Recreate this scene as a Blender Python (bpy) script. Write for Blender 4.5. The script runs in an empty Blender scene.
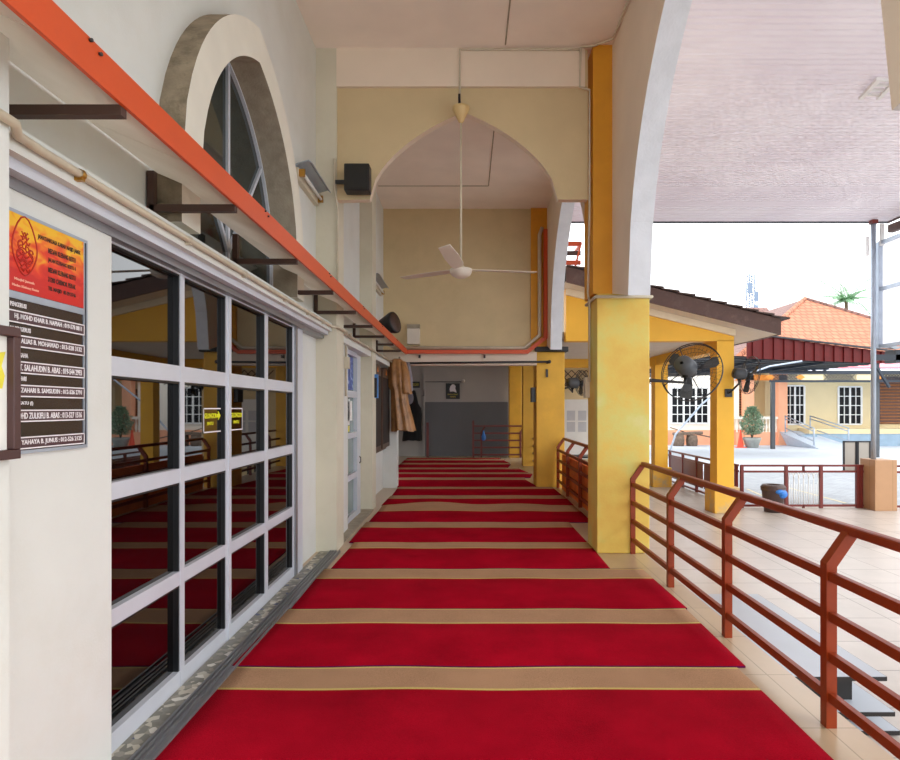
import bpy, bmesh, math, random
from math import sin, cos, pi, sqrt, radians
from mathutils import Vector
random.seed(7)
sc = bpy.context.scene
COL = sc.collection
W = {}          # world location of every root / part

# ------------------------------------------------------------------ materials
def lin(h):
    h = h.lstrip('#')
    r = []
    for i in (0, 2, 4):
        c = int(h[i:i+2], 16) / 255
        r.append(c / 12.92 if c <= .04045 else ((c + .055) / 1.055) ** 2.4)
    return r
def col4(c, k=1.0):
    c = lin(c) if isinstance(c, str) else c
    return (min(1, c[0]*k), min(1, c[1]*k), min(1, c[2]*k), 1)
def newmat(name):
    m = bpy.data.materials.new(name); m.use_nodes = True
    nt = m.node_tree
    return m, nt, nt.nodes['Principled BSDF']
def N(nt, t, **kw):
    n = nt.nodes.new(t)
    for k, v in kw.items():
        if k in n.inputs: n.inputs[k].default_value = v
        else: setattr(n, k, v)
    return n
def mixc(nt, fac, a, b, blend='MIX'):
    n = nt.nodes.new('ShaderNodeMix'); n.data_type = 'RGBA'; n.blend_type = blend
    for s, v in ((0, fac), (6, a), (7, b)):
        if hasattr(v, 'links'): nt.links.new(v, n.inputs[s])
        else: n.inputs[s].default_value = v
    return n.outputs[2]
def ramp(nt, fac, stops, interp='LINEAR'):
    n = nt.nodes.new('ShaderNodeValToRGB'); n.color_ramp.interpolation = interp
    e = n.color_ramp.elements
    while len(e) < len(stops): e.new(.5)
    for i, (p, c) in enumerate(stops):
        e[i].position = p; e[i].color = col4(c) if not isinstance(c, (int, float)) else (c, c, c, 1)
    nt.links.new(fac, n.inputs[0])
    return n.outputs[0]
def pos(nt, scale=(1, 1, 1)):
    g = nt.nodes.new('ShaderNodeNewGeometry'); m = nt.nodes.new('ShaderNodeMapping')
    m.inputs['Scale'].default_value = scale
    nt.links.new(g.outputs['Position'], m.inputs['Vector'])
    return m.outputs[0]
def bump(nt, b, h, strength=.3, dist=.01):
    n = nt.nodes.new('ShaderNodeBump'); n.inputs['Strength'].default_value = strength; n.inputs['Distance'].default_value = dist
    nt.links.new(h, n.inputs['Height']); nt.links.new(n.outputs[0], b.inputs['Normal'])
def M(name, c, rough=.6, var=.06, scale=5, bmp=0, bscale=120, metal=0, dirt=None, dscale=2.5, damt=.35, spec=.5, stretch=(1, 1, 1)):
    m, nt, b = newmat(name)
    p = pos(nt, stretch)
    n = N(nt, 'ShaderNodeTexNoise', Scale=scale, Detail=5); nt.links.new(p, n.inputs['Vector'])
    out = ramp(nt, n.outputs[0], [(.3, col4(c, 1-var)[:3]), (.7, col4(c, 1+var)[:3])])
    if dirt:
        d = N(nt, 'ShaderNodeTexNoise', Scale=dscale, Detail=8, Roughness=.7); nt.links.new(p, d.inputs['Vector'])
        f = ramp(nt, d.outputs[0], [(.5, 0.0), (.72, damt)])
        out = mixc(nt, f, out, col4(dirt))
    nt.links.new(out, b.inputs['Base Color'])
    b.inputs['Roughness'].default_value = rough; b.inputs['Metallic'].default_value = metal
    b.inputs['Specular IOR Level'].default_value = spec
    if bmp:
        q = N(nt, 'ShaderNodeTexNoise', Scale=bscale, Detail=3); nt.links.new(p, q.inputs['Vector'])
        bump(nt, b, q.outputs[0], bmp)
    return m
def tile_mat(name, c1, c2, mortar, w, h, rough=.3, bmp=.2, msize=.004, offset=0, var=.1):
    m, nt, b = newmat(name); p = pos(nt)
    t = N(nt, 'ShaderNodeTexBrick', Scale=1.0); t.offset = offset; t.squash = 1
    t.inputs['Brick Width'].default_value = w; t.inputs['Row Height'].default_value = h; t.inputs['Mortar Size'].default_value = msize
    t.inputs['Color1'].default_value = col4(c1); t.inputs['Color2'].default_value = col4(c2); t.inputs['Mortar'].default_value = col4(mortar)
    nt.links.new(p, t.inputs['Vector'])
    n = N(nt, 'ShaderNodeTexNoise', Scale=3.0, Detail=8, Roughness=.65); nt.links.new(p, n.inputs['Vector'])
    f = ramp(nt, n.outputs[0], [(.3, 1-var), (.7, 1.0)])
    out = mixc(nt, 1.0, t.outputs[0], f, 'MULTIPLY')
    nt.links.new(out, b.inputs['Base Color']); b.inputs['Roughness'].default_value = rough
    inv = N(nt, 'ShaderNodeMath', operation='SUBTRACT'); inv.inputs[0].default_value = 1; nt.links.new(t.outputs['Fac'], inv.inputs[1])
    bump(nt, b, inv.outputs[0], bmp, .004)
    return m

m_wall   = M('cream_wall', '#D6D2BE', .75, .04, 2.5, .12, 90, dirt='#B5AB8C', dscale=1.6, damt=.22)
m_wallw  = M('white_wall', '#DCE0DC', .7, .03, 2.5, .1, 90, dirt='#C4BFA8', dscale=1.8, damt=.18)
m_beige  = M('beige_wall', '#D2BF96', .75, .05, 2.0, .1, 90, dirt='#AFA070', dscale=1.3, damt=.25)
m_ceil   = M('ceiling_paint', '#F6ECE2', .8, .04, 2, .05, 60)
m_beam   = M('beam_paint', '#EBDDCA', .8, .04, 2, .05, 60)
m_soffit = M('skylit_soffit', '#DDE2E8', .7, .05, 6, .25, 40)  # bluish white puts the sky's light into the arch undersides
m_plaster= M('arch_plaster', '#E3E1D4', .75, .04, 4, .15, 80)
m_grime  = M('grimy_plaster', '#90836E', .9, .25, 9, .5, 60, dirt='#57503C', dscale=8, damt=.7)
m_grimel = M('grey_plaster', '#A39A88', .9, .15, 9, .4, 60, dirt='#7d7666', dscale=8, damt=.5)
m_yel    = M('yellow_paint', '#E6B23C', .6, .07, 3, .1, 60, dirt='#C9923A', dscale=2.5, damt=.35)
m_yelshade  = M('shaded_yellow_paint', '#DB9A22', .6, .07, 3, .1, 60, dirt='#B9801E', dscale=2.5, damt=.3)  # yellow darkened to paint in the shade on the upper pillars
m_yelp   = M('pavilion_yellow', '#F4BC3A', .6, .05, 2, .06, 60)
m_orange = M('orange_paint', '#D2501C', .42, .06, 4, dirt='#B8481C', dscale=4, damt=.4)
m_orboard= M('orange_board', '#F07C2C', .6, .1, 5, .05, dirt='#A8481A', dscale=3, damt=.4)
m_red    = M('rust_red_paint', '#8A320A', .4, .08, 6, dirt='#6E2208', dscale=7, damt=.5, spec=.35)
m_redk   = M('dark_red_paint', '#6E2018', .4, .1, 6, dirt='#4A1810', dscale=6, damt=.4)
m_brown  = M('brown_angle_iron', '#4A332A', .5, .1, 6)
m_alu    = M('white_aluminium', '#D2D9E4', .35, .03, 5, metal=.15)
m_aludk  = M('grey_aluminium', '#8C8E92', .35, .05, 5, metal=.5)
m_revealdk = M('dark_reveal', '#15171A', .35, .05, 5)  # near-black colour for the painted reflection in the door reveals
m_black  = M('black_plastic', '#171414', .45, .1, 8)
m_blackm = M('black_metal', '#26262A', .4, .15, 8)
m_dkgrey = M('dark_grey_metal', '#43474C', .45, .1, 6)
m_navy   = M('navy_steel', '#1E2733', .45, .1, 6)
m_pipe   = M('ivory_pipe', '#CFC6B0', .45, .06, 6, dirt='#9A8F74', dscale=5, damt=.3)
m_white  = M('white_paint', '#E8E8E6', .45, .03, 5)
m_galv   = M('galvanised_steel', '#A9B4C2', .35, .08, 6, metal=.4)
m_fanw   = M('fan_white', '#D9D2C4', .4, .04, 5)
m_fanc   = M('fan_cream', '#D9BE86', .45, .05, 5)
m_brass  = M('brass', '#B88A3C', .35, .1, 6, metal=.7)
m_paper  = M('paper', '#EDEEEA', .8, .03, 20)
m_papyel = M('yellow_print', '#E6DC4A', .7, .1, 10)
m_inkg   = M('grey_ink', '#8A8D92', .8, .05, 10)
m_txtw   = M('white_lettering', '#F0EEF2', .5, .02, 10)
m_txtd   = M('dark_lettering', '#3A1A10', .5, .05, 10)
m_txty   = M('yellow_lettering', '#EEF01E', .5, .05, 10)
m_txtg   = M('gold_lettering', '#C9B93A', .5, .05, 10)
m_plate  = M('purple_brown_plate', '#4B3038', .3, .08, 10)
m_bdark  = M('dark_board', '#2C1C16', .25, .15, 5)
m_noticed= M('dark_brown_felt', '#2E2724', .8, .1, 10)
m_woodfr = M('dark_wood_frame', '#4A2F20', .45, .15, 12)
m_frame  = M('purple_brown_frame', '#4A2E2C', .4, .1, 8)
m_gold   = M('gold_satin', '#AC7C4C', .32, .2, 9, .2, 25, dirt='#5E3C22', dscale=5, damt=.7)
m_robe   = M('black_cloth', '#0D0C0E', .9, .2, 10)
m_greycl = M('grey_cloth', '#8A8690', .85, .05, 10)
m_bin    = M('brown_bin', '#4C3A36', .5, .08, 8)
m_blue   = M('blue_bag', '#2F7AD0', .4, .15, 20)
m_tan    = M('tan_stone', '#B8906C', .35, .06, 3, dirt='#A07850', dscale=3, damt=.3)
m_grey   = M('grey_wall', '#6E7074', .7, .04, 2, .05)
m_greyw  = M('pale_grey_wall', '#B9B6B2', .75, .04, 2, .05)
m_stage  = M('grey_stage_board', '#B2BAC4', .35, .04, 3)
m_fascia = M('brown_fascia', '#5A4038', .6, .12, 5, dirt='#8C7468', dscale=6, damt=.35)
m_rooftl = M('dark_roof_tile', '#54453F', .7, .15, 6)
m_trim   = M('cream_trim', '#EADCC0', .6, .04, 4)
m_psoff  = M('pavilion_soffit', '#D9D2C8', .75, .04, 3)
m_peach  = M('peach_wall', '#F6B08A', .7, .05, 2)
m_creamh = M('cream_house', '#E2CFA4', .7, .03, 1.5, dirt='#E2CCA0', dscale=.6, damt=.25)
m_whiteh = M('pale_house', '#F8F0E2', .7, .03, 1.5)
m_wood   = M('varnished_wood', '#9A5E2A', .4, .2, 9, stretch=(1, 1, 6))
m_woodk  = M('dark_door_wood', '#5A3220', .45, .15, 9)
m_bluest = M('blue_grey_step', '#8FA6B8', .6, .08, 3)
m_ramp   = M('pale_blue_ramp', '#C3CEDC', .6, .05, 3)
m_cone   = M('cone_orange', '#F0553A', .5, .05, 5)
m_pot    = M('grey_pot', '#A9ACA6', .75, .1, 8, .2)
m_leaf   = M('sage_leaf', '#8FA88A', .6, .35, 14)
m_leaf2  = M('palm_leaf', '#7CA87E', .6, .25, 3)
m_trunk  = M('trunk_bark', '#6E5A48', .9, .2, 8)
m_log    = M('weathered_log', '#7C6A5C', .9, .3, 9, .4, 20)
m_maroon = M('maroon_sheet', '#54100F', .55, .12, 5, spec=.2)
m_zinc   = M('dark_zinc', '#222528', .6, .15, 4)
m_zincl  = M('pale_zinc', '#6A727A', .6, .1, 4)
m_pink   = M('pink_awning', '#E88A94', .6, .1, 2)
m_awnw   = M('white_awning', '#DDE6F2', .6, .04, 2)
m_ornor  = M('orange_ornament', '#E0862C', .5, .08, 6)
m_tower  = M('tower_steel', '#6E7E94', .6, .05, 4)
m_yline  = M('yellow_road_paint', '#BDB292', .8, .15, 6)
m_signb  = M('black_sign', '#14130F', .4, .1, 8)
m_cone_w = m_white
m_carpet = {}
def carpet_mat(name, c, var, sc_=60):
    m, nt, b = newmat(name); p = pos(nt)
    n = N(nt, 'ShaderNodeTexNoise', Scale=2.2, Detail=6, Roughness=.6); nt.links.new(p, n.inputs['Vector'])
    f = N(nt, 'ShaderNodeTexNoise', Scale=180.0, Detail=2); nt.links.new(p, f.inputs['Vector'])
    a = ramp(nt, n.outputs[0], [(.3, col4(c, 1-var)[:3]), (.7, col4(c, 1+var)[:3])])
    g = ramp(nt, f.outputs[0], [(.3, .72), (.7, 1.0)])
    nt.links.new(mixc(nt, 1.0, a, g, 'MULTIPLY'), b.inputs['Base Color'])
    b.inputs['Roughness'].default_value = 1; b.inputs['Specular IOR Level'].default_value = .05
    b.inputs['Sheen Weight'].default_value = .15; b.inputs['Sheen Tint'].default_value = col4(c, 1.6)
    bump(nt, b, f.outputs[0], .5, .01)
    return m
m_cred = carpet_mat('red_pile', '#A60A22', .2)
m_ctan = carpet_mat('tan_pile', '#BC9474', .1)
m_cyel = carpet_mat('pale_yellow_pile', '#DCC77A', .05)
m_cpur = carpet_mat('purple_edging', '#6A1450', .05)
m_tile  = tile_mat('corridor_tile', '#C9B294', '#C2A98A', '#A08A6E', .6, .6, .28, .15, .004)
m_tile2 = tile_mat('courtyard_tile', '#C6BDB4', '#BDB3AA', '#8A7F76', .6, .6, .3, .3, .006, var=.12)
m_paver = tile_mat('grey_paver', '#A9ACB0', '#9A9EA4', '#7E8286', .22, .11, .8, .4, .008, .5, .2)
m_stone = tile_mat('tan_tile_stone', '#B98F69', '#B48A64', '#8A6848', .62, .62, .3, .1, .004)
def roof_mat(name, c1, c2, mortar):
    m, nt, b = newmat(name)
    tc = nt.nodes.new('ShaderNodeUVMap')
    t = N(nt, 'ShaderNodeTexBrick', Scale=1.0); t.offset = .5
    t.inputs['Brick Width'].default_value = .5; t.inputs['Row Height'].default_value = .5; t.inputs['Mortar Size'].default_value = .05; t.inputs['Mortar Smooth'].default_value = .6
    t.inputs['Color1'].default_value = col4(c1); t.inputs['Color2'].default_value = col4(c2); t.inputs['Mortar'].default_value = col4(mortar)
    p = pos(nt); nt.links.new(tc.outputs[0], t.inputs['Vector'])
    nt.links.new(t.outputs[0], b.inputs['Base Color']); b.inputs['Roughness'].default_value = .7
    inv = N(nt, 'ShaderNodeMath', operation='SUBTRACT'); inv.inputs[0].default_value = 1; nt.links.new(t.outputs['Fac'], inv.inputs[1])
    bump(nt, b, inv.outputs[0], .5, .05)
    return m
m_roof  = roof_mat('orange_roof_tile', '#BE7C5C', '#B27052', '#85503A')
m_roof2 = roof_mat('brown_roof_tile', '#8E6A62', '#846058', '#644840')
def glass_mat(name, c, rough=.02, ior=1.7):
    m, nt, b = newmat(name)
    n = N(nt, 'ShaderNodeTexNoise', Scale=1.5, Detail=2); nt.links.new(pos(nt), n.inputs['Vector'])
    nt.links.new(ramp(nt, n.outputs[0], [(.3, col4(c, .85)[:3]), (.7, col4(c, 1.1)[:3])]), b.inputs['Base Color'])
    b.inputs['Roughness'].default_value = rough; b.inputs['IOR'].default_value = ior
    return m
m_glass = glass_mat('dark_tinted_glass', '#060607', .015, 1.9)
m_glass2= glass_mat('green_grey_glass', '#2A3432', .05, 1.5)
m_glass3= glass_mat('pale_green_glass', '#7C928C', .06, 1.5)
m_glassh= glass_mat('house_window_glass', '#0B0D12', .2, 1.25)
def panel_mat(name='white_polycarbonate', c0='#E4E1D8', c1='#F6F4EE', tf=.75):
    m, nt, b = newmat(name)
    n = N(nt, 'ShaderNodeTexNoise', Scale=2.0, Detail=5); nt.links.new(pos(nt), n.inputs['Vector'])
    c = ramp(nt, n.outputs[0], [(.3, c0), (.65, c1)])
    nt.links.new(c, b.inputs['Base Color']); b.inputs['Roughness'].default_value = .35
    tr = N(nt, 'ShaderNodeBsdfTranslucent'); nt.links.new(c, tr.inputs['Color'])
    mx = N(nt, 'ShaderNodeMixShader'); mx.inputs[0].default_value = tf
    nt.links.new(b.outputs[0], mx.inputs[1]); nt.links.new(tr.outputs[0], mx.inputs[2])
    nt.links.new(mx.outputs[0], nt.nodes['Material Output'].inputs[0])
    return m
m_panel = panel_mat()
m_sheet = panel_mat('white_sheet', '#F6F4F6', '#FBFAFC', .8)
def canopy_mat():
    m, nt, b = newmat('pale_pink_sheet')
    n = N(nt, 'ShaderNodeTexNoise', Scale=.8, Detail=4); nt.links.new(pos(nt), n.inputs['Vector'])
    c = ramp(nt, n.outputs[0], [(.3, '#E6E0E4'), (.7, '#EEEAEC')])
    nt.links.new(c, b.inputs['Base Color']); b.inputs['Roughness'].default_value = .4
    tr = N(nt, 'ShaderNodeBsdfTranslucent'); nt.links.new(c, tr.inputs['Color'])
    mx = N(nt, 'ShaderNodeMixShader'); mx.inputs[0].default_value = .32
    nt.links.new(b.outputs[0], mx.inputs[1]); nt.links.new(tr.outputs[0], mx.inputs[2])
    nt.links.new(mx.outputs[0], nt.nodes['Material Output'].inputs[0])
    return m
m_canopy = canopy_mat()
def terrazzo_mat():
    m, nt, b = newmat('marble_mosaic'); p = pos(nt)
    v = N(nt, 'ShaderNodeTexVoronoi', Scale=26.0); nt.links.new(p, v.inputs['Vector'])
    s = N(nt, 'ShaderNodeSeparateColor'); nt.links.new(v.outputs['Color'], s.inputs[0])
    c = ramp(nt, s.outputs[0], [(0, '#6E6C60'), (.3, '#8E8A7C'), (.5, '#B9B4A4'), (.62, '#77766C'), (.9, '#D5D2C8'), (.96, '#2A3A66')], 'CONSTANT')
    nt.links.new(c, b.inputs['Base Color']); b.inputs['Roughness'].default_value = .35
    return m
m_terra = terrazzo_mat()
def banner_mat():
    m, nt, b = newmat('red_orange_print')
    g = nt.nodes.new('ShaderNodeTexCoord'); n = N(nt, 'ShaderNodeTexNoise', Scale=5.0, Detail=1, Distortion=1.5)
    nt.links.new(g.outputs['Generated'], n.inputs['Vector'])
    s = N(nt, 'ShaderNodeSeparateXYZ'); nt.links.new(g.outputs['Generated'], s.inputs[0])
    a = N(nt, 'ShaderNodeMath', operation='MULTIPLY_ADD'); nt.links.new(n.outputs[0], a.inputs[0]); a.inputs[1].default_value = 1.1
    nt.links.new(s.outputs[2], a.inputs[2])
    k = N(nt, 'ShaderNodeMath', operation='MULTIPLY'); k.inputs[1].default_value = .6; nt.links.new(a.outputs[0], k.inputs[0])
    c = ramp(nt, k.outputs[0], [(.46, '#CC160A'), (.62, '#E23A16'), (.74, '#EE7A18'), (.86, '#F2BC1E')])
    nt.links.new(c, b.inputs['Base Color']); b.inputs['Roughness'].default_value = .35
    return m
m_banner = banner_mat()
def poster_mat():
    m, nt, b = newmat('blue_poster_print')
    g = nt.nodes.new('ShaderNodeTexCoord'); n = N(nt, 'ShaderNodeTexNoise', Scale=7.0, Detail=2)
    nt.links.new(g.outputs['Generated'], n.inputs['Vector'])
    c = ramp(nt, n.outputs[0], [(.35, '#1E3A8A'), (.55, '#3A62B8'), (.68, '#B9C8E4')])
    nt.links.new(c, b.inputs['Base Color']); b.inputs['Roughness'].default_value = .4
    return m
m_poster = poster_mat()
def pillar_mat():
    m, nt, b = newmat('weathered_yellow_paint'); p = pos(nt)
    n = N(nt, 'ShaderNodeTexNoise', Scale=1.6, Detail=7, Roughness=.6); nt.links.new(p, n.inputs['Vector'])
    c = ramp(nt, n.outputs[0], [(.3, '#DDAE4A'), (.48, '#E2C25A'), (.62, '#D8CF72'), (.8, '#E2D9A0')])
    nt.links.new(c, b.inputs['Base Color']); b.inputs['Roughness'].default_value = .6
    q = N(nt, 'ShaderNodeTexNoise', Scale=40.0, Detail=4); nt.links.new(p, q.inputs['Vector']); bump(nt, b, q.outputs[0], .15)
    return m
m_pillar = pillar_mat()
m_plinth = M('peeling_plinth_paint', '#E6B548', .65, .07, 3, .1, 50, dirt='#A8A49A', dscale=2.2, damt=.9)

# ------------------------------------------------------------------ mesh builder
class B:
    def __init__(s): s.v = []; s.f = []; s.mi = []; s.sm = []; s.uv = {}
    def add(s, vs, fs, mi=0, smooth=False):
        o = len(s.v); s.v += [tuple(v) for v in vs]
        for f in fs: s.f.append([i+o for i in f]); s.mi.append(mi); s.sm.append(smooth)
        return s
    def box(s, x0, x1, y0, y1, z0, z1, mi=0):
        v = [(x, y, z) for x in (x0, x1) for y in (y0, y1) for z in (z0, z1)]
        return s.add(v, [(0,1,3,2),(4,6,7,5),(0,4,5,1),(2,3,7,6),(0,2,6,4),(1,5,7,3)], mi)
    def beam(s, a, b, w, h=None, mi=0, up=(0,0,1)):
        a, b = Vector(a), Vector(b); h = h or w; d = (b-a).normalized(); u = Vector(up)
        if abs(d.dot(u)) > .98: u = Vector((1, 0, 0))
        r = d.cross(u).normalized(); u = r.cross(d).normalized()
        vs = [p + r*(i*w/2) + u*(j*h/2) for p in (a, b) for i, j in ((-1,-1),(1,-1),(1,1),(-1,1))]
        return s.add(vs, [(3,2,1,0),(4,5,6,7),(0,1,5,4),(1,2,6,5),(2,3,7,6),(3,0,4,7)], mi)
    def prism(s, pts, off, mi=0, mside=None, smooth=False):
        n = len(pts); off = Vector(off); p = [Vector(q) for q in pts]
        s.add(p + [q+off for q in p], [], 0); o = len(s.v) - 2*n
        s.f.append([o+i for i in range(n)]); s.mi.append(mi); s.sm.append(False)
        s.f.append([o+n+i for i in reversed(range(n))]); s.mi.append(mi); s.sm.append(False)
        for i in range(n):
            j = (i+1) % n
            s.f.append([o+i, o+n+i, o+n+j, o+j]); s.sm.append(smooth)
            s.mi.append(mi if mside is None else (mside(p[i], p[j]) if callable(mside) else mside))
        return s
    def tube(s, path, r, seg=8, mi=0, cap=True, closed=False):
        P = [Vector(p) for p in path]; n = len(P); vs = []
        rs = r if isinstance(r, (list, tuple)) else [r]*n
        prev = None
        for i in range(n):
            if closed: t = (P[(i+1) % n] - P[i-1]).normalized()
            else: t = ((P[min(i+1, n-1)] - P[i]).normalized() + (P[i] - P[max(i-1, 0)]).normalized()).normalized()
            if prev is None:
                u = Vector((0, 0, 1)) if abs(t.z) < .9 else Vector((1, 0, 0))
            else: u = prev
            x = (u - t*u.dot(t)).normalized(); prev = x; y = t.cross(x)
            k = 1.0
            if 0 < i < n-1 and not closed:
                c = (P[i+1]-P[i]).normalized().dot(t); k = 1/max(c, .5)
            for j in range(seg):
                a = 2*pi*j/seg + pi/seg
                vs.append(P[i] + (x*cos(a) + y*sin(a))*rs[i]*(k if seg <= 4 else 1))
        fs = []
        for i in range(n if closed else n-1):
            for j in range(seg):
                a, b = i*seg+j, i*seg+(j+1) % seg; i2 = (i+1) % n
                fs.append((a, b, i2*seg+(j+1) % seg, i2*seg+j))
        s.add(vs, fs, mi, seg > 4)
        if cap and not closed:
            o = len(s.v) - len(vs)
            s.f.append([o+j for j in reversed(range(seg))]); s.mi.append(mi); s.sm.append(False)
            s.f.append([o+(n-1)*seg+j for j in range(seg)]); s.mi.append(mi); s.sm.append(False)
        return s
    def lathe(s, prof, c=(0,0,0), seg=20, mi=0, axis='z'):
        vs = []; n = len(prof)
        for r, z in prof:
            for j in range(seg):
                a = 2*pi*j/seg; x, y = r*cos(a), r*sin(a)
                q = (x, y, z) if axis == 'z' else ((x, z, y) if axis == 'y' else (z, x, y))
                vs.append((q[0]+c[0], q[1]+c[1], q[2]+c[2]))
        fs = [(i*seg+j, i*seg+(j+1) % seg, (i+1)*seg+(j+1) % seg, (i+1)*seg+j) for i in range(n-1) for j in range(seg)]
        s.add(vs, fs, mi, True)
        return s
    def ell(s, c, r, seg=14, rings=8, mi=0):
        prof = [(max(1e-4, sin(pi*i/rings)), -cos(pi*i/rings)) for i in range(rings+1)]
        vs = []; 
        for pr, z in prof:
            for j in range(seg):
                a = 2*pi*j/seg; vs.append((c[0]+r[0]*pr*cos(a), c[1]+r[1]*pr*sin(a), c[2]+r[2]*z))
        fs = [(i*seg+j, i*seg+(j+1) % seg, (i+1)*seg+(j+1) % seg, (i+1)*seg+j) for i in range(rings) for j in range(seg)]
        return s.add(vs, fs, mi, True)
    def build(s, name, mats, parent=None, bevel=0, uvp=None, recalc=True, origin=None):
        mats = mats if isinstance(mats, (list, tuple)) else [mats]
        if origin is None:
            xs = list(zip(*s.v)); lo = [min(c) for c in xs]; hi = [max(c) for c in xs]
            origin = Vector(((lo[0]+hi[0])/2, (lo[1]+hi[1])/2, lo[2] if parent is None else (lo[2]+hi[2])/2))
        origin = Vector(origin)
        me = bpy.data.meshes.new(name)
        me.from_pydata([Vector(v)-origin for v in s.v], [], s.f)
        for m in mats: me.materials.append(m)
        for p, mi, sm in zip(me.polygons, s.mi, s.sm): p.material_index = mi; p.use_smooth = sm
        if recalc:
            bm = bmesh.new(); bm.from_mesh(me); bmesh.ops.recalc_face_normals(bm, faces=bm.faces); bm.to_mesh(me); bm.free()
        if uvp:
            uv = me.uv_layers.new(name='UVMap')
            for l in me.loops: uv.data[l.index].uv = uvp(me.vertices[l.vertex_index].co + origin)
        o = bpy.data.objects.new(name, me); COL.objects.link(o)
        if parent is not None:
            o.parent = parent; o.location = origin - W[parent.name]
        else: o.location = origin
        W[o.name] = origin
        if bevel:
            b = o.modifiers.new('bevel', 'BEVEL'); b.width = bevel; b.segments = 2; b.limit_method = 'ANGLE'
        return o
def thing(name, label, cat, loc=(0,0,0), group=None):
    o = bpy.data.objects.new(name, None); COL.objects.link(o); o.empty_display_size = .1
    o.location = loc; W[o.name] = Vector(loc)
    return tag(o, label, cat, group)
def tag(o, label, cat, group=None):
    o['label'] = label; o['category'] = cat
    if group: o['group'] = group
    return o
def struct(o): o['kind'] = 'structure'; return o
def dup(root, loc, rotz=None, label=None):
    r = root.copy(); COL.objects.link(r); r.location = loc; W[r.name] = Vector(loc)
    if rotz is not None: r.rotation_euler = (0, 0, rotz)
    if label: r['label'] = label
    for ch in list(root.children):
        c = ch.copy(); COL.objects.link(c); c.parent = r
        for g in list(ch.children):
            d = g.copy(); COL.objects.link(d); d.parent = c
    return r
def text(body, width, loc, mat, parent, name='lettering', facing='x', height=None, depth=.002, align='L', bold=.02):
    """lettering mesh; facing 'x' reads from +X side, '-y' reads from the -Y side"""
    cu = bpy.data.curves.new('t', 'FONT'); cu.body = body; cu.extrude = depth/2; cu.resolution_u = 2; cu.offset = bold
    t = bpy.data.objects.new('t', cu); COL.objects.link(t)
    bpy.context.view_layer.update()
    me = bpy.data.meshes.new_from_object(t.evaluated_get(bpy.context.evaluated_depsgraph_get()))
    bpy.data.objects.remove(t); bpy.data.curves.remove(cu)
    xs = [v.co.x for v in me.vertices]; ys = [v.co.y for v in me.vertices]
    w = max(xs)-min(xs); h = max(ys)-min(ys); k = width/w; ky = (height/h) if height else k
    loc = Vector(loc)
    for v in me.vertices:
        a, b_, c = (v.co.x-min(xs))*k - (width/2 if align == 'C' else 0), (v.co.y-min(ys))*ky, v.co.z
        v.co = (c, a, b_) if facing == 'x' else (a, -c, b_)
    if facing == 'x': pass
    me.materials.clear(); me.materials.append(mat)
    o = bpy.data.objects.new(name, me); COL.objects.link(o); o.parent = parent; o.location = loc - W[parent.name]; W[o.name] = loc
    return o
def box(name, mat, d, parent=None, bevel=0): return B().box(*d).build(name, mat, parent, bevel)
# ================================================================== SETTING
XL = -1.68
def arch_pts(c, a, z0, h, n=24):
    """two-centred pointed arch, left to right"""
    R = (a*a+h*h)/(2*a); k = R-a; out = []
    for i in range(n+1):
        t = -1 + 2*i/n; out.append((c+t*a, z0 + sqrt(max(0, R*R-(abs(t)*a+k)**2))))
    return out
struct(box('floor', m_tile, (-2.8, 1.95, -2.6, 20.2, -.5, 0)))
o = struct(B().box(1.95, 14, -2.6, 12.85, -.6, -.5).box(1.95, 5.75, 12.85, 18.4, -.6, -.5).build('floor_courtyard', m_tile2))
struct(box('floor_concrete', M('pale_concrete', '#C2C9D2', .8, .06, .5, .1, 30), (6, 60, 20.5, 60, -.6, -.552)))
struct(box('floor_lot', m_paver, (-60, 90, -40, 110, -.66, -.56)))
# left wall and its pilasters
ci_ = arch_pts(4.43, .985, 2.85, 1.30, 40)
P_ = [(-2.6, 5.6), (-2.6, 2.6), (4.43-.985, 2.6)] + ci_ + [(4.43+.985, 2.6), (12.1, 2.6), (12.1, 5.6)]
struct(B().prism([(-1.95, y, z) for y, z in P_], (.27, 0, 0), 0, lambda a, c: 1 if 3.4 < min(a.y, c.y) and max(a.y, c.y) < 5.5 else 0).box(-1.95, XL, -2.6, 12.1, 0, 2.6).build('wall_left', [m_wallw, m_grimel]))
struct(box('trim_1', m_wallw, (XL, -1.60, 1.9, 2.70, 0, 2.40)))
struct(box('trim_2', m_wallw, (XL, -1.45, 1.1, 1.9, 0, 5.6)))
struct(box('trim_3', m_wall, (XL, -1.45, 6.67, 7.05, 0, 5.6)))
struct(box('trim_4', m_wall, (XL, -1.48, 9.38, 9.75, 0, 5.6)))
struct(box('trim_5', m_wallw, (XL, -1.405, 12.0, 12.3, 0, 2.5)))
struct(box('ceiling', m_ceil, (-1.95, 1.82, -2.6, 12.25, 5.6, 5.75)))
b = B()
for sx, sy in (((.415, .43), (-2.6, 6.6)), ((.38, .395), (7, 10.8))): b.box(*sx, *sy, 5.592, 5.6)
b.box(-1.6, .38, 10.79, 10.81, 5.592, 5.6)
struct(b.build('trim_6', m_grimel))          # cover strips over the ceiling joints
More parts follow.
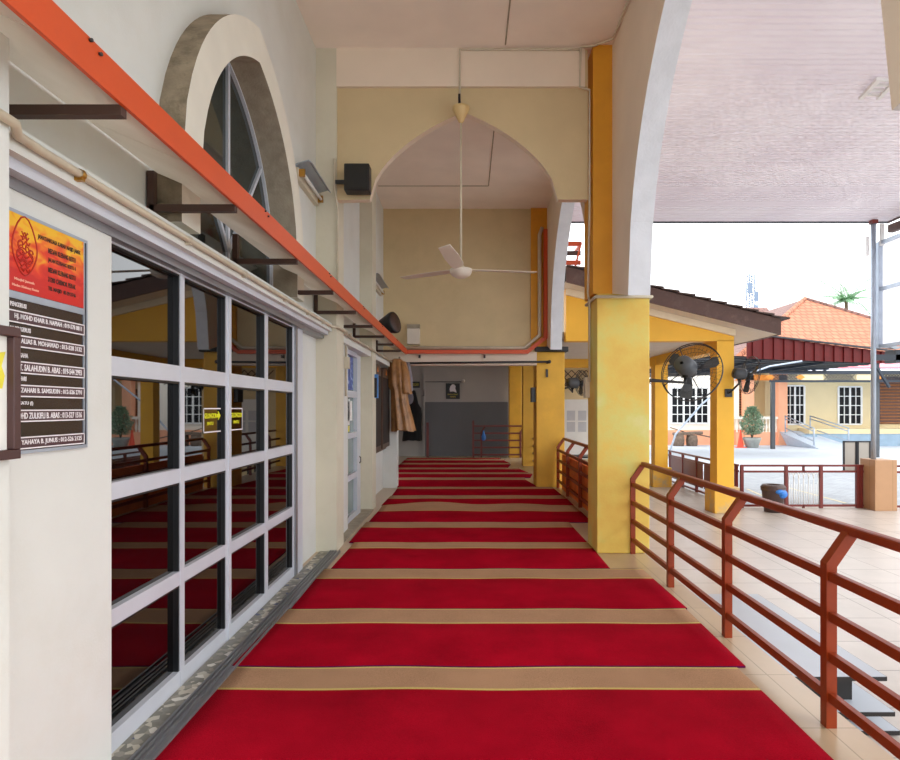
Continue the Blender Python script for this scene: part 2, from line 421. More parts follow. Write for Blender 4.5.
# cross wall with pointed arch
def cross_wall(y0, y1):
    a, c, z0, h = 1.050, -.037, 3.93, .97
    P = [(-1.45, 3.92)]
    for i in range(33):
        t = -1 + 2*i/32; u = abs(t); d = .6*(1-sqrt(max(0, 1-u*u))) + .4*u
        P.append((c+t*a, z0+h*(1-d)))
    P += [(1.35, 3.93), (1.35, 5.6), (-1.45, 5.6)]
    return B().prism([(x, y0, z) for x, z in P], (0, y1-y0, 0), 0, 1)
struct(cross_wall(6.70, 6.80).build('wall_cross', [m_beige, m_beam]))
struct(box('beam', m_beam, (-1.45, 1.31, 6.66, 6.70, 5.17, 5.6)))
# arcade wall on the open side
def arcade(ya, yb, c, a, nm):
    P = [(ya, 5.6), (ya, 2.86)] + [(y, z) for y, z in arch_pts(c, a, 2.72, 2.55, 40)] + [(yb, 2.86), (yb, 5.6)]
    return struct(B().prism([(1.60, y, z) for y, z in P], (.22, 0, 0), 0, 1).build(nm, [m_beam, m_soffit]))
arcade(1.25, 6.61, 4.11, 1.85, 'wall_right')
arcade(7.08, 12.05, 9.65, 1.85, 'wall_right')
arcade(-2.6, .85, -.95, 1.6, 'wall_right')
# pillars
def pillar(nm, x0, x1, y0, y1, z1, mat): return struct(box(nm, mat, (x0, x1, y0, y1, 0, z1), None, .012))
pillar('pillar', 1.43, 2.01, 6.60, 7.10, 2.86, m_pillar)
struct(box('pillar_upper', m_yelshade, (1.39, 1.80, 6.61, 7.10, 2.86, 5.6)))
pillar('pillar', 1.45, 2.03, .70, 1.30, 2.72, m_pillar)
pillar('pillar', 1.40, 1.97, 12.1, 12.65, 2.73, m_yel)
struct(box('trim_7', m_black, (1.36, 2.03, 12.0, 12.7, 2.73, 2.83), None, .01))
struct(box('pillar_upper', m_yelshade, (1.28, 1.60, 12.0, 12.4, 2.83, 5.6)))
pillar('pillar', 1.36, 1.76, 19.3, 19.7, 3.0, m_yel)
pillar('pillar', 1.54, 1.92, 16.5, 16.9, 3.0, m_yel)
struct(B().box(XL, 1.40, 12.05, 12.25, 2.56, 5.6).build('wall_back', m_beige))
struct(box('trim_8', m_beam, (XL, 1.40, 12.04, 12.28, 2.46, 2.72)))
# room beyond the wall
struct(box('wall_far', m_greyw, (-2.8, 2.2, 20.0, 20.2, 0, 3.0)))
struct(box('trim_9', m_grey, (-1.40, 1.36, 19.96, 20.0, 0, 1.80)))
struct(box('trim_10', m_greyw, (-1.46, -1.40, 19.92, 20.0, 0, 2.72)))
struct(box('wall_far_left', m_greyw, (-2.9, -2.7, 12.1, 20.2, 0, 3.0)))
struct(box('ceiling_far', m_greyw, (-2.9, 2.2, 12.25, 20.2, 3.0, 3.15)))

# ------------------------------------------------------------------ arched window on the left wall
def surround(cy, nm):
    win = struct(bpy.data.objects.new('window_1', None)); COL.objects.link(win); win.location = (XL, cy, 2.6); W[win.name] = Vector((XL, cy, 2.6))
    co, ci = arch_pts(cy, 1.21, 2.85, 1.55, 40), arch_pts(cy, .985, 2.85, 1.30, 40)
    P = [(cy-1.21, 2.6)] + co + [(cy+1.21, 2.6), (cy+.985, 2.6)] + ci[::-1] + [(cy-.985, 2.6)]
    bm_ = B(); n = len(co)+1
    outer = [(cy-1.21, 2.6)] + co + [(cy+1.21, 2.6)]; inner = [(cy-.985, 2.6)] + ci + [(cy+.985, 2.6)]
    x0, x1 = XL, -1.53
    for i in range(len(outer)-1):
        A, Bq, Cq, D = outer[i], outer[i+1], inner[i+1], inner[i]
        bm_.add([(x1, *A), (x1, *Bq), (x1, *Cq), (x1, *D)], [(0, 1, 2, 3)], 0)
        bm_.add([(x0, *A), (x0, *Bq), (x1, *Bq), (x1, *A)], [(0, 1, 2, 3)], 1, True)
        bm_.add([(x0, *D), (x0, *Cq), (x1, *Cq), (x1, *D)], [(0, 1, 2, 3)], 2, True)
    bm_.box(x0, x1, cy-1.21, cy-.985, 2.598, 2.6).box(x0, x1, cy+.985, cy+1.21, 2.598, 2.6)
    bm_.build('arch_surround', [m_plaster, m_grime, m_grimel], win, recalc=False)
    GX = XL-.11
    B().prism([(GX+.004, *q) for q in inner], (.01, 0, 0)).build('pane', m_glass2, win)
    f = B(); f.tube([(GX+.025, *q) for q in inner], .022, 4)
    f.beam((GX+.02, cy, 2.6), (GX+.02, cy, 4.14), .035, .03)
    for s in (-1, 1): f.beam((GX+.02, cy, 2.75), (GX+.02, cy+s*.70, 3.64), .03, .03)
    f.box(GX+.005, GX+.03, cy-.985, cy+.985, 2.6, 2.65)
    f.build('window_frame', m_alu, win)
surround(4.43, 'window_1')

# ------------------------------------------------------------------ sliding door (door_1) and door_2
def st_empty(nm, loc):
    e = struct(bpy.data.objects.new(nm, None)); COL.objects.link(e); e.location = loc; W[e.name] = Vector(loc); return e
ROWS = [(.10, .59), (.67, 1.175), (1.255, 1.75), (1.84, 2.36)]
d1 = st_empty('door_1', (XL, 4.3, 0))
cols = [2.715, 3.455, 4.12, 4.905, 5.70]
XF = -1.635
for i in range(4):
    y0, y1 = cols[i], cols[i+1]; off = .0 if i % 2 == 0 else -.006
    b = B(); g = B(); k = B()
    w = .032 if i < 2 else .045
    for yy in (y0, y1-w): b.box(XL, XF+off, yy, yy+w, .0, 2.37)
    for z0, z1 in ((0, .10), (.59, .67), (1.175, 1.255), (1.75, 1.84), (2.36, 2.38)): b.box(XL, XF+off-.002, y0+w, y1-w, z0, z1)
    leaf = b.build('door_leaf', m_alu, d1)
    for z0, z1 in ROWS:
        B().box(XL+.001, XL+.008, y0+w, y1-w, z0, z1).build('pane', m_glass, leaf)
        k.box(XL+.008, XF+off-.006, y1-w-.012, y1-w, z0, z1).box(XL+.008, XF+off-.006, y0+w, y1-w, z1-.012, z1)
    k.build('dark_reveal_strip', m_revealdk, leaf)  # black strips stand in for dark reflections on the aluminium rebates
b = B().box(XL, XF+.01, 5.70, 5.76, 0, 2.40)
b.build('door_jamb', m_aludk, d1)
box('door_jamb', m_alu, (XL, XF+.008, 5.76, 5.94, 0, 2.40), d1)
box('head_track', m_aludk, (XL, -1.59, 1.9, 6.66, 2.37, 2.41), d1)
box('head_rail', m_alu, (XL, -1.54, 1.9, 6.66, 2.41, 2.45), d1)
b = B().box(-1.52, -1.40, 1.9, 6.66, 0, .012)
for x in (-1.512, -1.485, -1.455, -1.415): b.box(x-.006, x+.006, 1.9, 6.66, .012, .026)
b.build('floor_track', m_aludk, d1)
box('mosaic_strip', m_terra, (XF, -1.52, 1.9, 6.66, 0, .008), d1)
struct(box('trim_11', m_wallw, (XL, -1.50, 1.9, 6.66, 2.45, 2.54)))      # pelmet over the sliding door
# smaller door
d2 = st_empty('door_2', (XL, 8.55, 0))
b = B().box(XL, XF+.02, 7.88, 7.99, 0, 2.38).box(XL, XF+.02, 8.82, 9.10, 0, 2.38).box(XL, XF+.02, 7.99, 8.82, 2.34, 2.40)
for z0, z1 in ((0, .10), (.59, .67), (1.175, 1.255), (1.75, 1.84)): b.box(XL, XF+.015, 7.99, 8.82, z0, z1)
lf = b.build('door_leaf', m_alu, d2)
for z0, z1 in ROWS: box('pane', m_glass3, (XL+.001, XL+.01, 7.99, 8.82, z0, z1), lf)
B().tube([(XF+.03, 8.95, .78), (XF+.05, 8.95, .80), (XF+.05, 8.95, .86), (XF+.03, 8.95, .88)], .008, 6).build('door_handle', m_black, lf)
struct(box('trim_12', m_wallw, (XL, -1.50, 7.05, 9.38, 2.40, 2.52)))
struct(box('trim_13', m_wallw, (XL, -1.56, 7.06, 7.86, 0, 2.40)))
struct(box('trim_14', m_wallw, (XL, -1.50, 9.75, 12.0, 2.40, 2.52)))
struct(box('trim_15', m_grimel, (XL, -1.46, 7.05, 9.38, 0, .02)))

o = box('poster', m_poster, (XL+.012, XL+.016, 8.04, 8.75, 1.86, 2.33)); tag(o, 'blue printed poster stuck in top pane of the narrow glazed door', 'poster')
o = thing('notice_sheet', 'white printed sheets taped inside the second pane of the narrow glazed door', 'notice', (XL+.012, 8.4, 1.27))
for y0, y1, z0, z1, mt in ((8.15, 8.50, 1.36, 1.72, m_paper), (8.3, 8.7, 1.42, 1.70, m_paper), (8.15, 8.5, 1.27, 1.35, m_papyel)):
    box('sheet', mt, (XL+.012, XL+.016, y0, y1, z0, z1), o)
B().box(XL+.016, XL+.018, 8.2, 8.46, 1.66, 1.68).box(XL+.016, XL+.018, 8.2, 8.42, 1.6, 1.62).box(XL+.016, XL+.018, 8.2, 8.46, 1.54, 1.56).build('print', m_inkg, o)

# yellow stickers on the sliding door
def door_sticker(y0, y1, flip, lab):
    t = thing('door_sticker', lab, 'sign', (XL+.009, (y0+y1)/2, 1.44), 'clear stickers on the sliding door')
    b = B(); z0, z1 = 1.44, 1.60; x = XL+.010
    for q in ((y0, y1, z0, z0+.008), (y0, y1, z1-.008, z1)): b.box(x, x+.002, *q)
    if not flip: b.box(x, x+.002, y0, y0+.006, z0, z1)
    else: b.box(x, x+.002, y1-.006, y1, z0, z1)
    b.build('border', m_txtw, t)
    w = y1-y0
    ys = (y0+.012, y1-.07) if not flip else (y0+.07, y1-.012)
    text('GELONGSOR', ys[1]-ys[0], (x+.002, ys[0], 1.532), m_txty, t, height=.034)
    text('PINTU', (ys[1]-ys[0])*.5, (x+.002, ys[0]+(ys[1]-ys[0])*.22, 1.488), m_txty, t, height=.022)
    s = 1 if not flip else -1; tip = (y1-.006) if not flip else (y0+.006); zc = 1.549
    P = [(x, tip, zc), (x, tip-s*.034, zc+.03), (x, tip-s*.034, zc+.012), (x, tip-s*.06, zc+.012), (x, tip-s*.06, zc-.012), (x, tip-s*.034, zc-.012), (x, tip-s*.034, zc-.03)]
    B().prism(P, (.003, 0, 0)).build('arrow', m_txty, t)
door_sticker(3.80, 4.065, False, 'clear sticker with yellow lettering and an arrow pointing right on the glass door')
door_sticker(4.17, 4.46, True, 'clear sticker with yellow lettering and an arrow pointing left on the glass door')

# ------------------------------------------------------------------ committee board + framed notice
X = -1.60
t = thing('committee_board', 'tall committee board with red and orange banner above rows of name plates', 'notice board', (X, 2.23, 1.44))
box('backing', m_bdark, (X, X+.012, 1.92, 2.50, 1.45, 2.285), t)
b = B().box(X, X+.016, 1.92, 2.505, 2.285, 2.297).box(X, X+.016, 1.92, 2.505, 1.436, 1.448).box(X, X+.016, 2.480, 2.486, 1.448, 2.285).box(X, X+.016, 2.499, 2.505, 1.448, 2.285).box(X+.012, X+.016, 1.92, 2.48, 1.985, 2.010)
b.build('board_frame', m_galv, t)
bn = box('banner', m_banner, (X+.012, X+.015, 1.92, 2.48, 2.012, 2.285), t)
xx = X+.0155
def lett(s_, y, z, w, h, m): text(s_, w, (xx, y, z), m, t, height=h, depth=.001, bold=.035)
lett('JAWATANKUASA KARIAH MASJID JAMEK', 2.215, 2.222, .245, .021, m_txtd)
for k, s_ in enumerate(('MEDAN KLEBANG RESTU', 'JALAN KLEBANG RESTU 4', 'MEDAN KLEBANG RESTU', '31200 CHEMOR PERAK', 'TEL MASJID  05-2913746')):
    lett(s_, 2.27, 2.186-.036*k, .16, .020, m_txtd)
# ornament of flowing script in a leaf-shaped outline
b = B(); cy, cz = 2.15, 2.15
leafo = [(xx, cy+.058*sin(a)*(1-.35*cos(a)), cz-.075*cos(a)+.03*max(0, -cos(a))**4*2) for a in [2*pi*i/26 for i in range(26)]]
b.tube(leafo, .003, 5, closed=True)
for k in range(9):
    z_ = cz-.055+.016*k; w_ = .040*(1-abs(k-3)/8)
    b.tube([(xx, cy+w_*(2*i/8-1), z_+.007*sin(i*1.7+k)) for i in range(9)], .0024, 5)
for k, (dy, dz, r) in enumerate(((-.02, .03, .016), (.014, .025, .014), (-.025, -.005, .018), (.02, -.01, .02), (-.005, -.04, .016), (.0, .055, .01), (.03, .012, .01), (-.012, .01, .012))):
    b.tube([(xx, cy+dy+r*cos(a)*(.6+.4*a/6), cz+dz+r*sin(a)) for a in [.5*i+k for i in range(11)]], .0026, 5)
b.build('script_ornament', M('ornament_red', '#B8281A', .5, .05), t)
lett('Masjid Jamek', 2.10, 2.048, .10, .012, M('pale_red_lettering', '#F2B8A0', .5, .03))
lett('Medan Klebang Restu', 2.09, 2.026, .13, .011, bpy.data.materials['pale_red_lettering'])
rows = [('PENGERUSI', 'HJ. MOHD KHAIR B. NAPIAH : 019-578 8811', 1.953), ('TIMBALAN PENGERUSI', 'HJ. ALIAS B. MOHAMAD : 013-528 3132', 1.868),
        ('SETIAUSAHA', 'UST. SALAHUDIN B. ABAS : 019-544 2993', 1.776), ('BENDAHARI', 'HJ. ZAHARI B. SAMSUDIN : 012-526 2791', 1.693),
        ('AHLI SATU (I)', 'MOHD ZULKIFLI B. ABAS : 013-527 1516', 1.604), ('', 'HJ. YAHAYA B. JUNUS : 012-526 2125', 1.507)]
for k, (a, s_, z) in enumerate(rows):
    z -= .0
    if a: text(a, .0085*len(a), (X+.0125, 2.085 if len(a) < 14 else 2.03, z+.004), m_txtw, t, height=.016, depth=.001)
    p = B().box(X+.012, X+.020, 2.00, 2.478, z-.054, z-.010)
    p.build('name_plate', m_plate, t)
    q = B()
    for e in ((2.00, 2.478, z-.054, z-.0495), (2.00, 2.478, z-.0145, z-.010), (2.4735, 2.478, z-.054, z-.010)): q.box(X+.0202, X+.0212, *e)
    q.build('plate_border', m_txtw, t)
    text(s_, .365, (X+.0205, 2.095, z-.0435), m_txtw, t, height=.0235, depth=.001)
X = -1.45
t = thing('framed_notice', 'dark framed notice with a yellow map on the edge of the near wall', 'framed notice', (X, 1.72, 1.44))
y0, y1, z0, z1 = 1.45, 1.905, 1.44, 1.853
b = B()
for q in ((y0, y1, z0, z0+.03), (y0, y1, z1-.03, z1), (y0, y0+.03, z0+.03, z1-.03), (y1-.03, y1, z0+.03, z1-.03)): b.box(X, X+.035, *q)
b.build('frame', m_frame, t, .003)
box('sheet', m_paper, (X, X+.012, y0+.03, y1-.03, z0+.03, z1-.03), t)
B().prism([(X+.0125, 1.72, 1.75), (X+.0125, 1.868, 1.775), (X+.0125, 1.852, 1.73), (X+.0125, 1.865, 1.70), (X+.0125, 1.855, 1.66), (X+.0125, 1.70, 1.66)], (.001, 0, 0)).build('yellow_map', m_papyel, t)
b = B()
for k in range(9): b.box(X+.0125, X+.0132, 1.56, 1.80-.03*(k % 3), 1.645-.018*k, 1.649-.018*k)
b.build('print', m_inkg, t)

# ------------------------------------------------------------------ awning along the left wall
t = thing('awning', 'long orange edged awning of white sheets above the doors', 'awning', (XL, 6, 2.66))
b = B().prism([(-1.215, 0.6, 2.66), (-1.20, .6, 2.66), (-1.195, .6, 2.775), (-1.23, .6, 2.785), (-1.23, .6, 2.77), (-1.212, .6, 2.765)], (0, 11.3, 0))
b.build('fascia', m_orange, t)
ys = [.6, 1.7, 2.62, 4.3, 6.1, 7.9, 9.7, 11.9]
for a, c in zip(ys, ys[1:]):
    B().add([(-1.215, a+.004, 2.668), (-1.215, c-.004, 2.668), (-1.66, c-.004, 2.86), (-1.66, a+.004, 2.86), (-1.215, a+.004, 2.676), (-1.215, c-.004, 2.676), (-1.66, c-.004, 2.868), (-1.66, a+.004, 2.868)],
            [(0,1,2,3),(7,6,5,4),(0,4,5,1),(1,5,6,2),(2,6,7,3),(3,7,4,0)]).build('roof_sheet', m_panel, t)
for k in range(9):
    y = (2.12, 3.15, 4.29, 5.44, 6.57, 7.7, 8.8, 9.9, 11.0)[k]
    b = B().box(-1.66, -1.213, y-.018, y+.018, 2.628, 2.664).box(-1.672, -1.636, y-.018, y+.018, 2.60 if k else 2.6, 2.84)
    b.build('bracket', m_brown, t)
for y in (1.9, 3.55, 5.2, 6.9, 8.4, 10.2):
    for q in (0, .05): B().tube([(-1.195, y+q, 2.765-.3*q), (-1.185, y+q, 2.765-.3*q)], .006, 6).build('bolt', m_blackm, t)
# pipes
t = thing('wall_pipe', 'ivory conduit pipe clipped along the wall below the awning', 'pipe', (-1.5, 5, 2.55))
P = [(-1.43, 1.0, 2.50), (-1.43, 1.90, 2.50), (-1.476, 1.97, 2.496), (-1.482, 2.1, 2.495), (-1.482, 6.6, 2.495), (-1.42, 6.64, 2.495), (-1.42, 7.1, 2.495), (-1.46, 7.2, 2.495), (-1.46, 11.8, 2.495)]
B().tube(P, .016, 8).build('pipe', m_pipe, t)
for y in (2.3, 3.2, 4.0, 4.9, 5.6, 6.2): B().lathe([(.02, -.012), (.022, 0), (.02, .012)], (-1.482, y, 2.495), 8, axis='y').box(-1.5, -1.47, y-.01, y+.01, 2.47, 2.485).build('clip', m_brass if y < 3 else m_pipe, t)
o = B().tube([(-1.41, 7.3, 2.5), (-1.545, 7.65, 2.5), (-1.545, 7.65, 1.75)], .014, 6).box(-1.56, -1.50, 7.6, 7.7, 2.1, 2.25).build('drop_pipe', m_pipe)
tag(o, 'short ivory conduit with junction box beside the narrow glazed door', 'pipe')
o = B().tube([(-1.46, 6.62, 4.35), (-1.46, 6.62, 4.0), (-1.43, 6.64, 3.8), (-1.43, 6.64, 2.8)], .014, 6).build('conduit', m_pipe); tag(o, 'grubby thin conduit running down the wall pilaster below the black speaker', 'pipe')

# fluorescent lamps on the left wall
def lamp(y0, y1, z, lab):
    t = thing('strip_lamp', lab, 'lamp', (XL, (y0+y1)/2, z), 'strip lamps on the left wall')
    P = [(0, -.10), (.05, -.06), (.12, .06), (.10, .12), (.115, .125), (.14, .06), (.06, -.075), (0, -.115)]
    def refl(q): return (XL + q[0], y0, z + q[1])
    B().prism([(XL, y0, z+.05), (XL+.05, y0, z+.075), (XL+.15, y0, z+.10), (XL+.185, y0, z+.07), (XL+.178, y0, z+.066), (XL+.147, y0, z+.09), (XL+.05, y0, z+.063), (XL, y0, z+.038)], (0, y1-y0, 0)).build('reflector', m_galv, t)
    B().box(XL, XL+.05, y0, y1, z-.075, z+.03).build('batten', m_pipe, t)
    B().tube([(XL+.085, y0+.03, z-.02), (XL+.085, y1-.03, z-.02)], .016, 8).build('tube', m_white, t)
    for y in (y0+.02, y1-.05): box('lamp_holder', m_brass, (XL+.05, XL+.105, y, y+.03, z-.05, z+.02), t)
    return t
lamp(5.80, 6.60, 3.90, 'silver strip lamp high on the left wall right of the arched window')
lamp(10.3, 11.5, 3.82, 'far small strip lamp on the left wall past the black box speaker')
o = B().tube([(XL+.015, 5.9, 3.8), (XL+.015, 5.9, 2.9)], .012, 6).build('conduit', m_pipe); tag(o, 'thin grey conduit dropping from the near strip lamp to the awning', 'pipe')
o = B().tube([(XL+.015, 10.4, 3.75), (XL+.015, 10.4, 2.9)], .014, 6).build('conduit', m_pipe); tag(o, 'thin grey conduit dropping from the far strip lamp to the awning', 'pipe')

# speakers
t = thing('box_speaker', 'square black box speaker on the beige wall left of the arch', 'speaker', (-1.23, 6.6, 4.0))
box('cabinet', m_black, (-1.335, -1.06, 6.50, 6.66, 3.96, 4.255), t, .012)
box('grille', m_signb, (-1.32, -1.075, 6.493, 6.50, 3.975, 4.24), t, .003)
box('bracket', m_blackm, (-1.45, -1.335, 6.60, 6.63, 4.07, 4.11), t)
t = thing('tilted_speaker', 'small black round-faced speaker tilted on the end of the awning', 'speaker', (-1.33, 10.4, 2.84))
b = B(); b.lathe([(.01, -.17), (.12, -.17), (.17, .0), (.19, .06), (.19, .10), (.17, .11), (.01, .11)], (0, 0, 0), 16, axis='x')
o = b.build('cabinet', m_black, t, origin=(0, 0, 0)); o.location = (0, 0, .22); o.rotation_euler = (0, radians(-12), radians(-25))
b = B(); b.lathe([(.005, .112), (.16, .112), (.165, .105)], (0, 0, 0), 16, axis='x')
o = b.build('face_grille', m_brown, t, origin=(0, 0, 0)); o.location = (0, 0, .22); o.rotation_euler = (0, radians(-12), radians(-25))
box('stand', m_blackm, (-1.37, -1.29, 10.36, 10.44, 2.73, 2.86), t)

# ceiling fan
FX, FY = -.065, 6.45
t = thing('ceiling_fan', 'cream ceiling fan with three blades on a long rod under the arch', 'fan', (FX, FY, 3.1))
B().tube([(FX, FY, 3.140), (FX, FY, 4.72)], .012, 8).build('rod', m_pipe, t)
B().lathe([(.012, 4.66), (.03, 4.68), (.09, 4.80), (.095, 4.83), (.01, 4.83)], (FX, FY, 0), 18).build('rod_canopy', m_fanc, t)
B().box(FX-.03, FX-.005, FY, FY+.2, 4.82, 4.98).build('bracket', m_black, t)
mo = B().lathe([(.01, 2.995), (.05, 2.998), (.10, 3.025), (.118, 3.060), (.12, 3.090), (.11, 3.095), (.05, 3.105), (.02, 3.140), (.01, 3.200)], (FX, FY, 0), 22).build('motor', m_fanw, t)
for a, pit in ((142, 3), (16, 6), (260, 16)):
    a = radians(a); pr = []
    for r, w in ((.10, .045), (.22, .065), (.5, .07), (.86, .055)):
        pr.append((r, w))
    vs = []
    for dz in (0, .006):
        for r, w in pr:
            for s_ in (-1, 1):
                lx, ly, lz = r, s_*w, s_*w*sin(radians(pit)) + .03*(r-.1) + dz
                vs.append((FX+lx*cos(a)-ly*sin(a), FY+lx*sin(a)+ly*cos(a), 3.085+lz))
    n = 8; fs = []
    for i in range(3):
        q = i*2; fs += [(q, q+1, q+3, q+2), (n+q+2, n+q+3, n+q+1, n+q), (q, q+2, n+q+2, n+q), (q+1, n+q+1, n+q+3, q+3)]
    fs += [(0, n, n+1, 1), (6, 7, n+7, n+6)]
    B().add(vs, fs).build('blade', m_fanw, t)
o = B().tube([(-.08, 6.645, 5.17), (-.08, 6.645, 5.57), (1.15, 6.645, 5.57), (1.25, 6.645, 5.57)], .012, 6).tube([(-.08, 6.645, 5.17), (-.08, 6.685, 5.15), (-.08, 6.685, 4.98)], .012, 6).build('conduit', m_pipe)
tag(o, 'thin conduit along the ceiling edge dropping to the ceiling fan', 'pipe')
t = thing('conduit', 'long ivory conduit running down beside the near yellow pillar to a box', 'pipe', (1.37, 6.74, 2))
B().tube([(1.57, 1.4, 5.57), (1.57, 6.45, 5.57), (1.38, 6.58, 5.57), (1.25, 6.60, 5.57)], .012, 6).tube([(1.25, 6.60, 5.57), (1.25, 6.635, 5.15), (1.36, 6.66, 5.13), (1.36, 6.66, 3.92), (1.365, 6.68, 3.84), (1.37, 6.80, 2.9), (1.41, 6.90, 2.78), (1.41, 6.90, 1.9)], .013, 6).build('pipe', m_pipe, t)
box('junction_box', m_pipe, (1.375, 1.45, 6.98, 7.10, 1.72, 1.96), t, .006)
o = B().tube([(1.41, 6.58, 2.82), (2.03, 6.58, 2.82), (2.03, 7.12, 2.82), (1.41, 7.12, 2.82)], .018, 8, closed=True).build('pipe_ring', m_pipe); tag(o, 'ivory pipe wrapped around the top of the near yellow pillar', 'pipe')
o = B().tube([(2.025, 6.8, 2.82), (2.04, 6.8, 2.45), (2.07, 6.8, 2.2), (2.03, 6.8, 1.97), (2.025, 6.8, 1.88)], .006, 5).build('cable', m_blackm); tag(o, 'thin dark cable hanging down the right side of the near yellow pillar', 'cable')

# pipes along the end wall
t = thing('orange_pipe', 'orange square pipe along the end wall and up the corner', 'pipe', (0, 11.95, 2.66))
B().tube([(-1.2, 11.93, 2.715), (1.20, 11.93, 2.715), (1.56, 11.93, 3.0), (1.56, 11.93, 5.15)], .052, 4).build('pipe', m_orange, t)
for x in (-.95, .35): box('pipe_bracket', m_black, (x-.02, x+.02, 11.98, 12.05, 2.60, 2.66), t)
t = thing('white_pipe', 'fat white pipe beside the orange pipe on the end wall', 'pipe', (0, 11.97, 2.78))
B().tube([(-1.25, 11.98, 2.80), (1.15, 11.98, 2.80), (1.445, 11.96, 3.05), (1.445, 11.96, 5.05), (1.5, 11.98, 5.2)], .038, 8).build('pipe', m_pipe, t)
t = thing('meter_box', 'small grey electrical box on the beige end wall', 'electrical box', (-1.06, 11.98, 2.82))
box('cover', m_fanw, (-1.19, -.94, 11.9, 12.05, 2.87, 3.18), t, .01); box('cap', m_grimel, (-1.19, -.94, 11.89, 12.05, 3.18, 3.26), t)
t = thing('curtain_rod', 'dark rod across the opening at the end of the corridor', 'rod', (.2, 11.98, 2.5))
B().tube([(-1.3, 11.93, 2.49), (1.63, 11.93, 2.52)], .022, 8).build('rod', m_blackm, t)
b = B().tube([(1.62, 11.93, 2.52), (1.62, 12.12, 2.52)], .03, 8).ell((1.64, 11.93, 2.52), (.035, .035, .035)); b.build('rod_end', m_blackm, t)
box('hook_plate', m_blackm, (1.59, 1.63, 12.07, 12.10, 2.22, 2.38), t)
o = box('switch_box', m_dkgrey, (1.32, 1.40, 12.2, 12.5, 1.72, 2.02)); tag(o, 'grey switch box on the side of the far yellow pillar', 'switch box')

# notice board in two arched dark panels
t = thing('arched_notice_board', 'dark wooden notice board with two arched panels by the hanging robe', 'notice board', (-1.6, 10.9, .85))
for y0, y1 in ((9.84, 10.72), (10.86, 11.86)):
    yc, hw = (y0+y1)/2, (y1-y0)/2
    top = [(yc + hw*cos(pi-pi*i/12), 2.20 + .16*sin(pi*i/12)) for i in range(13)]
    B().prism([(-1.63, y, z) for y, z in [(y0, .86)] + top + [(y1, .86)]], (.10, 0, 0)).build('panel_frame', m_woodfr, t)
    box('felt_panel', m_noticed, (-1.54, -1.525, y0+.07, y1-.07, .94, 2.16), t)
    B().prism([(-1.53, yc-.08, 2.22), (-1.53, yc+.08, 2.22), (-1.53, yc, 2.31)], (.006, 0, 0)).build('crest', m_ornor, t)
box('rail', m_woodfr, (XL, -1.60, 9.82, 11.88, .80, .86), t)
t = thing('leaflet_holder', 'blue leaflet in a black holder fixed beside the notice board', 'leaflet holder', (-1.5, 9.75, 1.78))
box('holder', m_black, (-1.53, -1.44, 9.58, 9.66, 1.77, 2.08), t); box('leaflet', M('blue_leaflet', '#4A8AD4', .4, .2, 12), (-1.485, -1.43, 9.60, 9.70, 1.76, 2.14), t)
# ================================================================== CARPET
def carpet(lab, y0, yt, y1, xl, xr, z=.012, fold=None, wav=0):
    """one woven strip: red field, then a tan band edged with pale yellow; purple bound edge"""
    b = B(); nx = 26
    ys = [(y0, 0), (yt-.022, 1), (yt, 2), (y1-.03, 1), (y1-.012, 3), (y1, 3)]
    n = len(ys)
    def zz(x, y, i):
        q = z + .0015*sin(7*x+3*y)
        if fold and y > yt - .05:
            u = (x-xl)/(xr-xl); q += fold*max(0, sin(pi*min(1, u*1.15)))*(.6+.4*sin(9*u))*(1 if i >= n-3 else .25)
        return q
    vs = []
    for i, (y, m) in enumerate(ys):
        for j in range(nx+1):
            u = j/nx; xr2 = xr + (wav*sin(y*2.7) if wav else 0)
            x = xl + (xr2-xl)*u + .006*sin(3*y)*(1 if j in (0, nx) else 0)
            vs.append((x, y + .006*sin(5*x+y), zz(x, y, i)))
    for i in range(n-1):
        b.add([], [])
    o = len(b.v); b.v += vs
    for i in range(n-1):
        for j in range(nx):
            b.f.append([o+i*(nx+1)+j, o+i*(nx+1)+j+1, o+(i+1)*(nx+1)+j+1, o+(i+1)*(nx+1)+j]); b.mi.append(ys[i][1] if i != n-2 else 3); b.sm.append(True)
    # bound side edges + underside
    k = len(b.v)
    rim = [j for j in range(nx+1)] + [i*(nx+1)+nx for i in range(1, n)] + [(n-1)*(nx+1)+j for j in range(nx-1, -1, -1)] + [i*(nx+1) for i in range(n-2, 0, -1)]
    for r in rim: x, y, _ = vs[r]; b.v.append((x, y, 0.001))
    for a in range(len(rim)):
        c = (a+1) % len(rim)
        b.f.append([o+rim[a], k+a, k+c, o+rim[c]]); b.mi.append(3); b.sm.append(False)
    t = b.build('carpet', [m_cred, m_cyel, m_ctan, m_cpur])
    return tag(t, lab, 'carpet', 'red carpet strips laid along the corridor')
ordn = ['nearest', 'second', 'third', 'fourth', 'fifth', 'sixth', 'seventh', 'eighth']
C1 = [(1.9, 3.404, 3.69, -1.41, 1.66), (3.694, 4.44, 4.75, -1.44, 1.72), (4.754, 5.61, 5.93, -1.40, 1.74), (5.934, 6.81, 7.09, -1.34, 1.42),
      (7.094, 8.0, 8.35, -1.40, 1.42), (8.354, 9.23, 9.80, -1.37, 1.74), (9.804, 10.55, 10.9, -1.39, 1.75), (10.904, 11.8, 12.06, -1.37, 1.72)]
labs = ['red carpet strip with tan band, nearest the camera and beside the glass door', 'second red and tan carpet strip from the camera, beside the glass door',
        'third red and tan carpet strip from the camera, by the glass door', 'fourth red and tan carpet strip, its end against the near yellow pillar',
        'fifth red and tan carpet strip, just past the front of the near yellow pillar', 'sixth red and tan carpet strip whose tan band is rucked into a fold',
        'seventh red and tan carpet strip, just past the one with the rucked fold', 'eighth red and tan carpet strip, ending at the foot of the far yellow pillar']
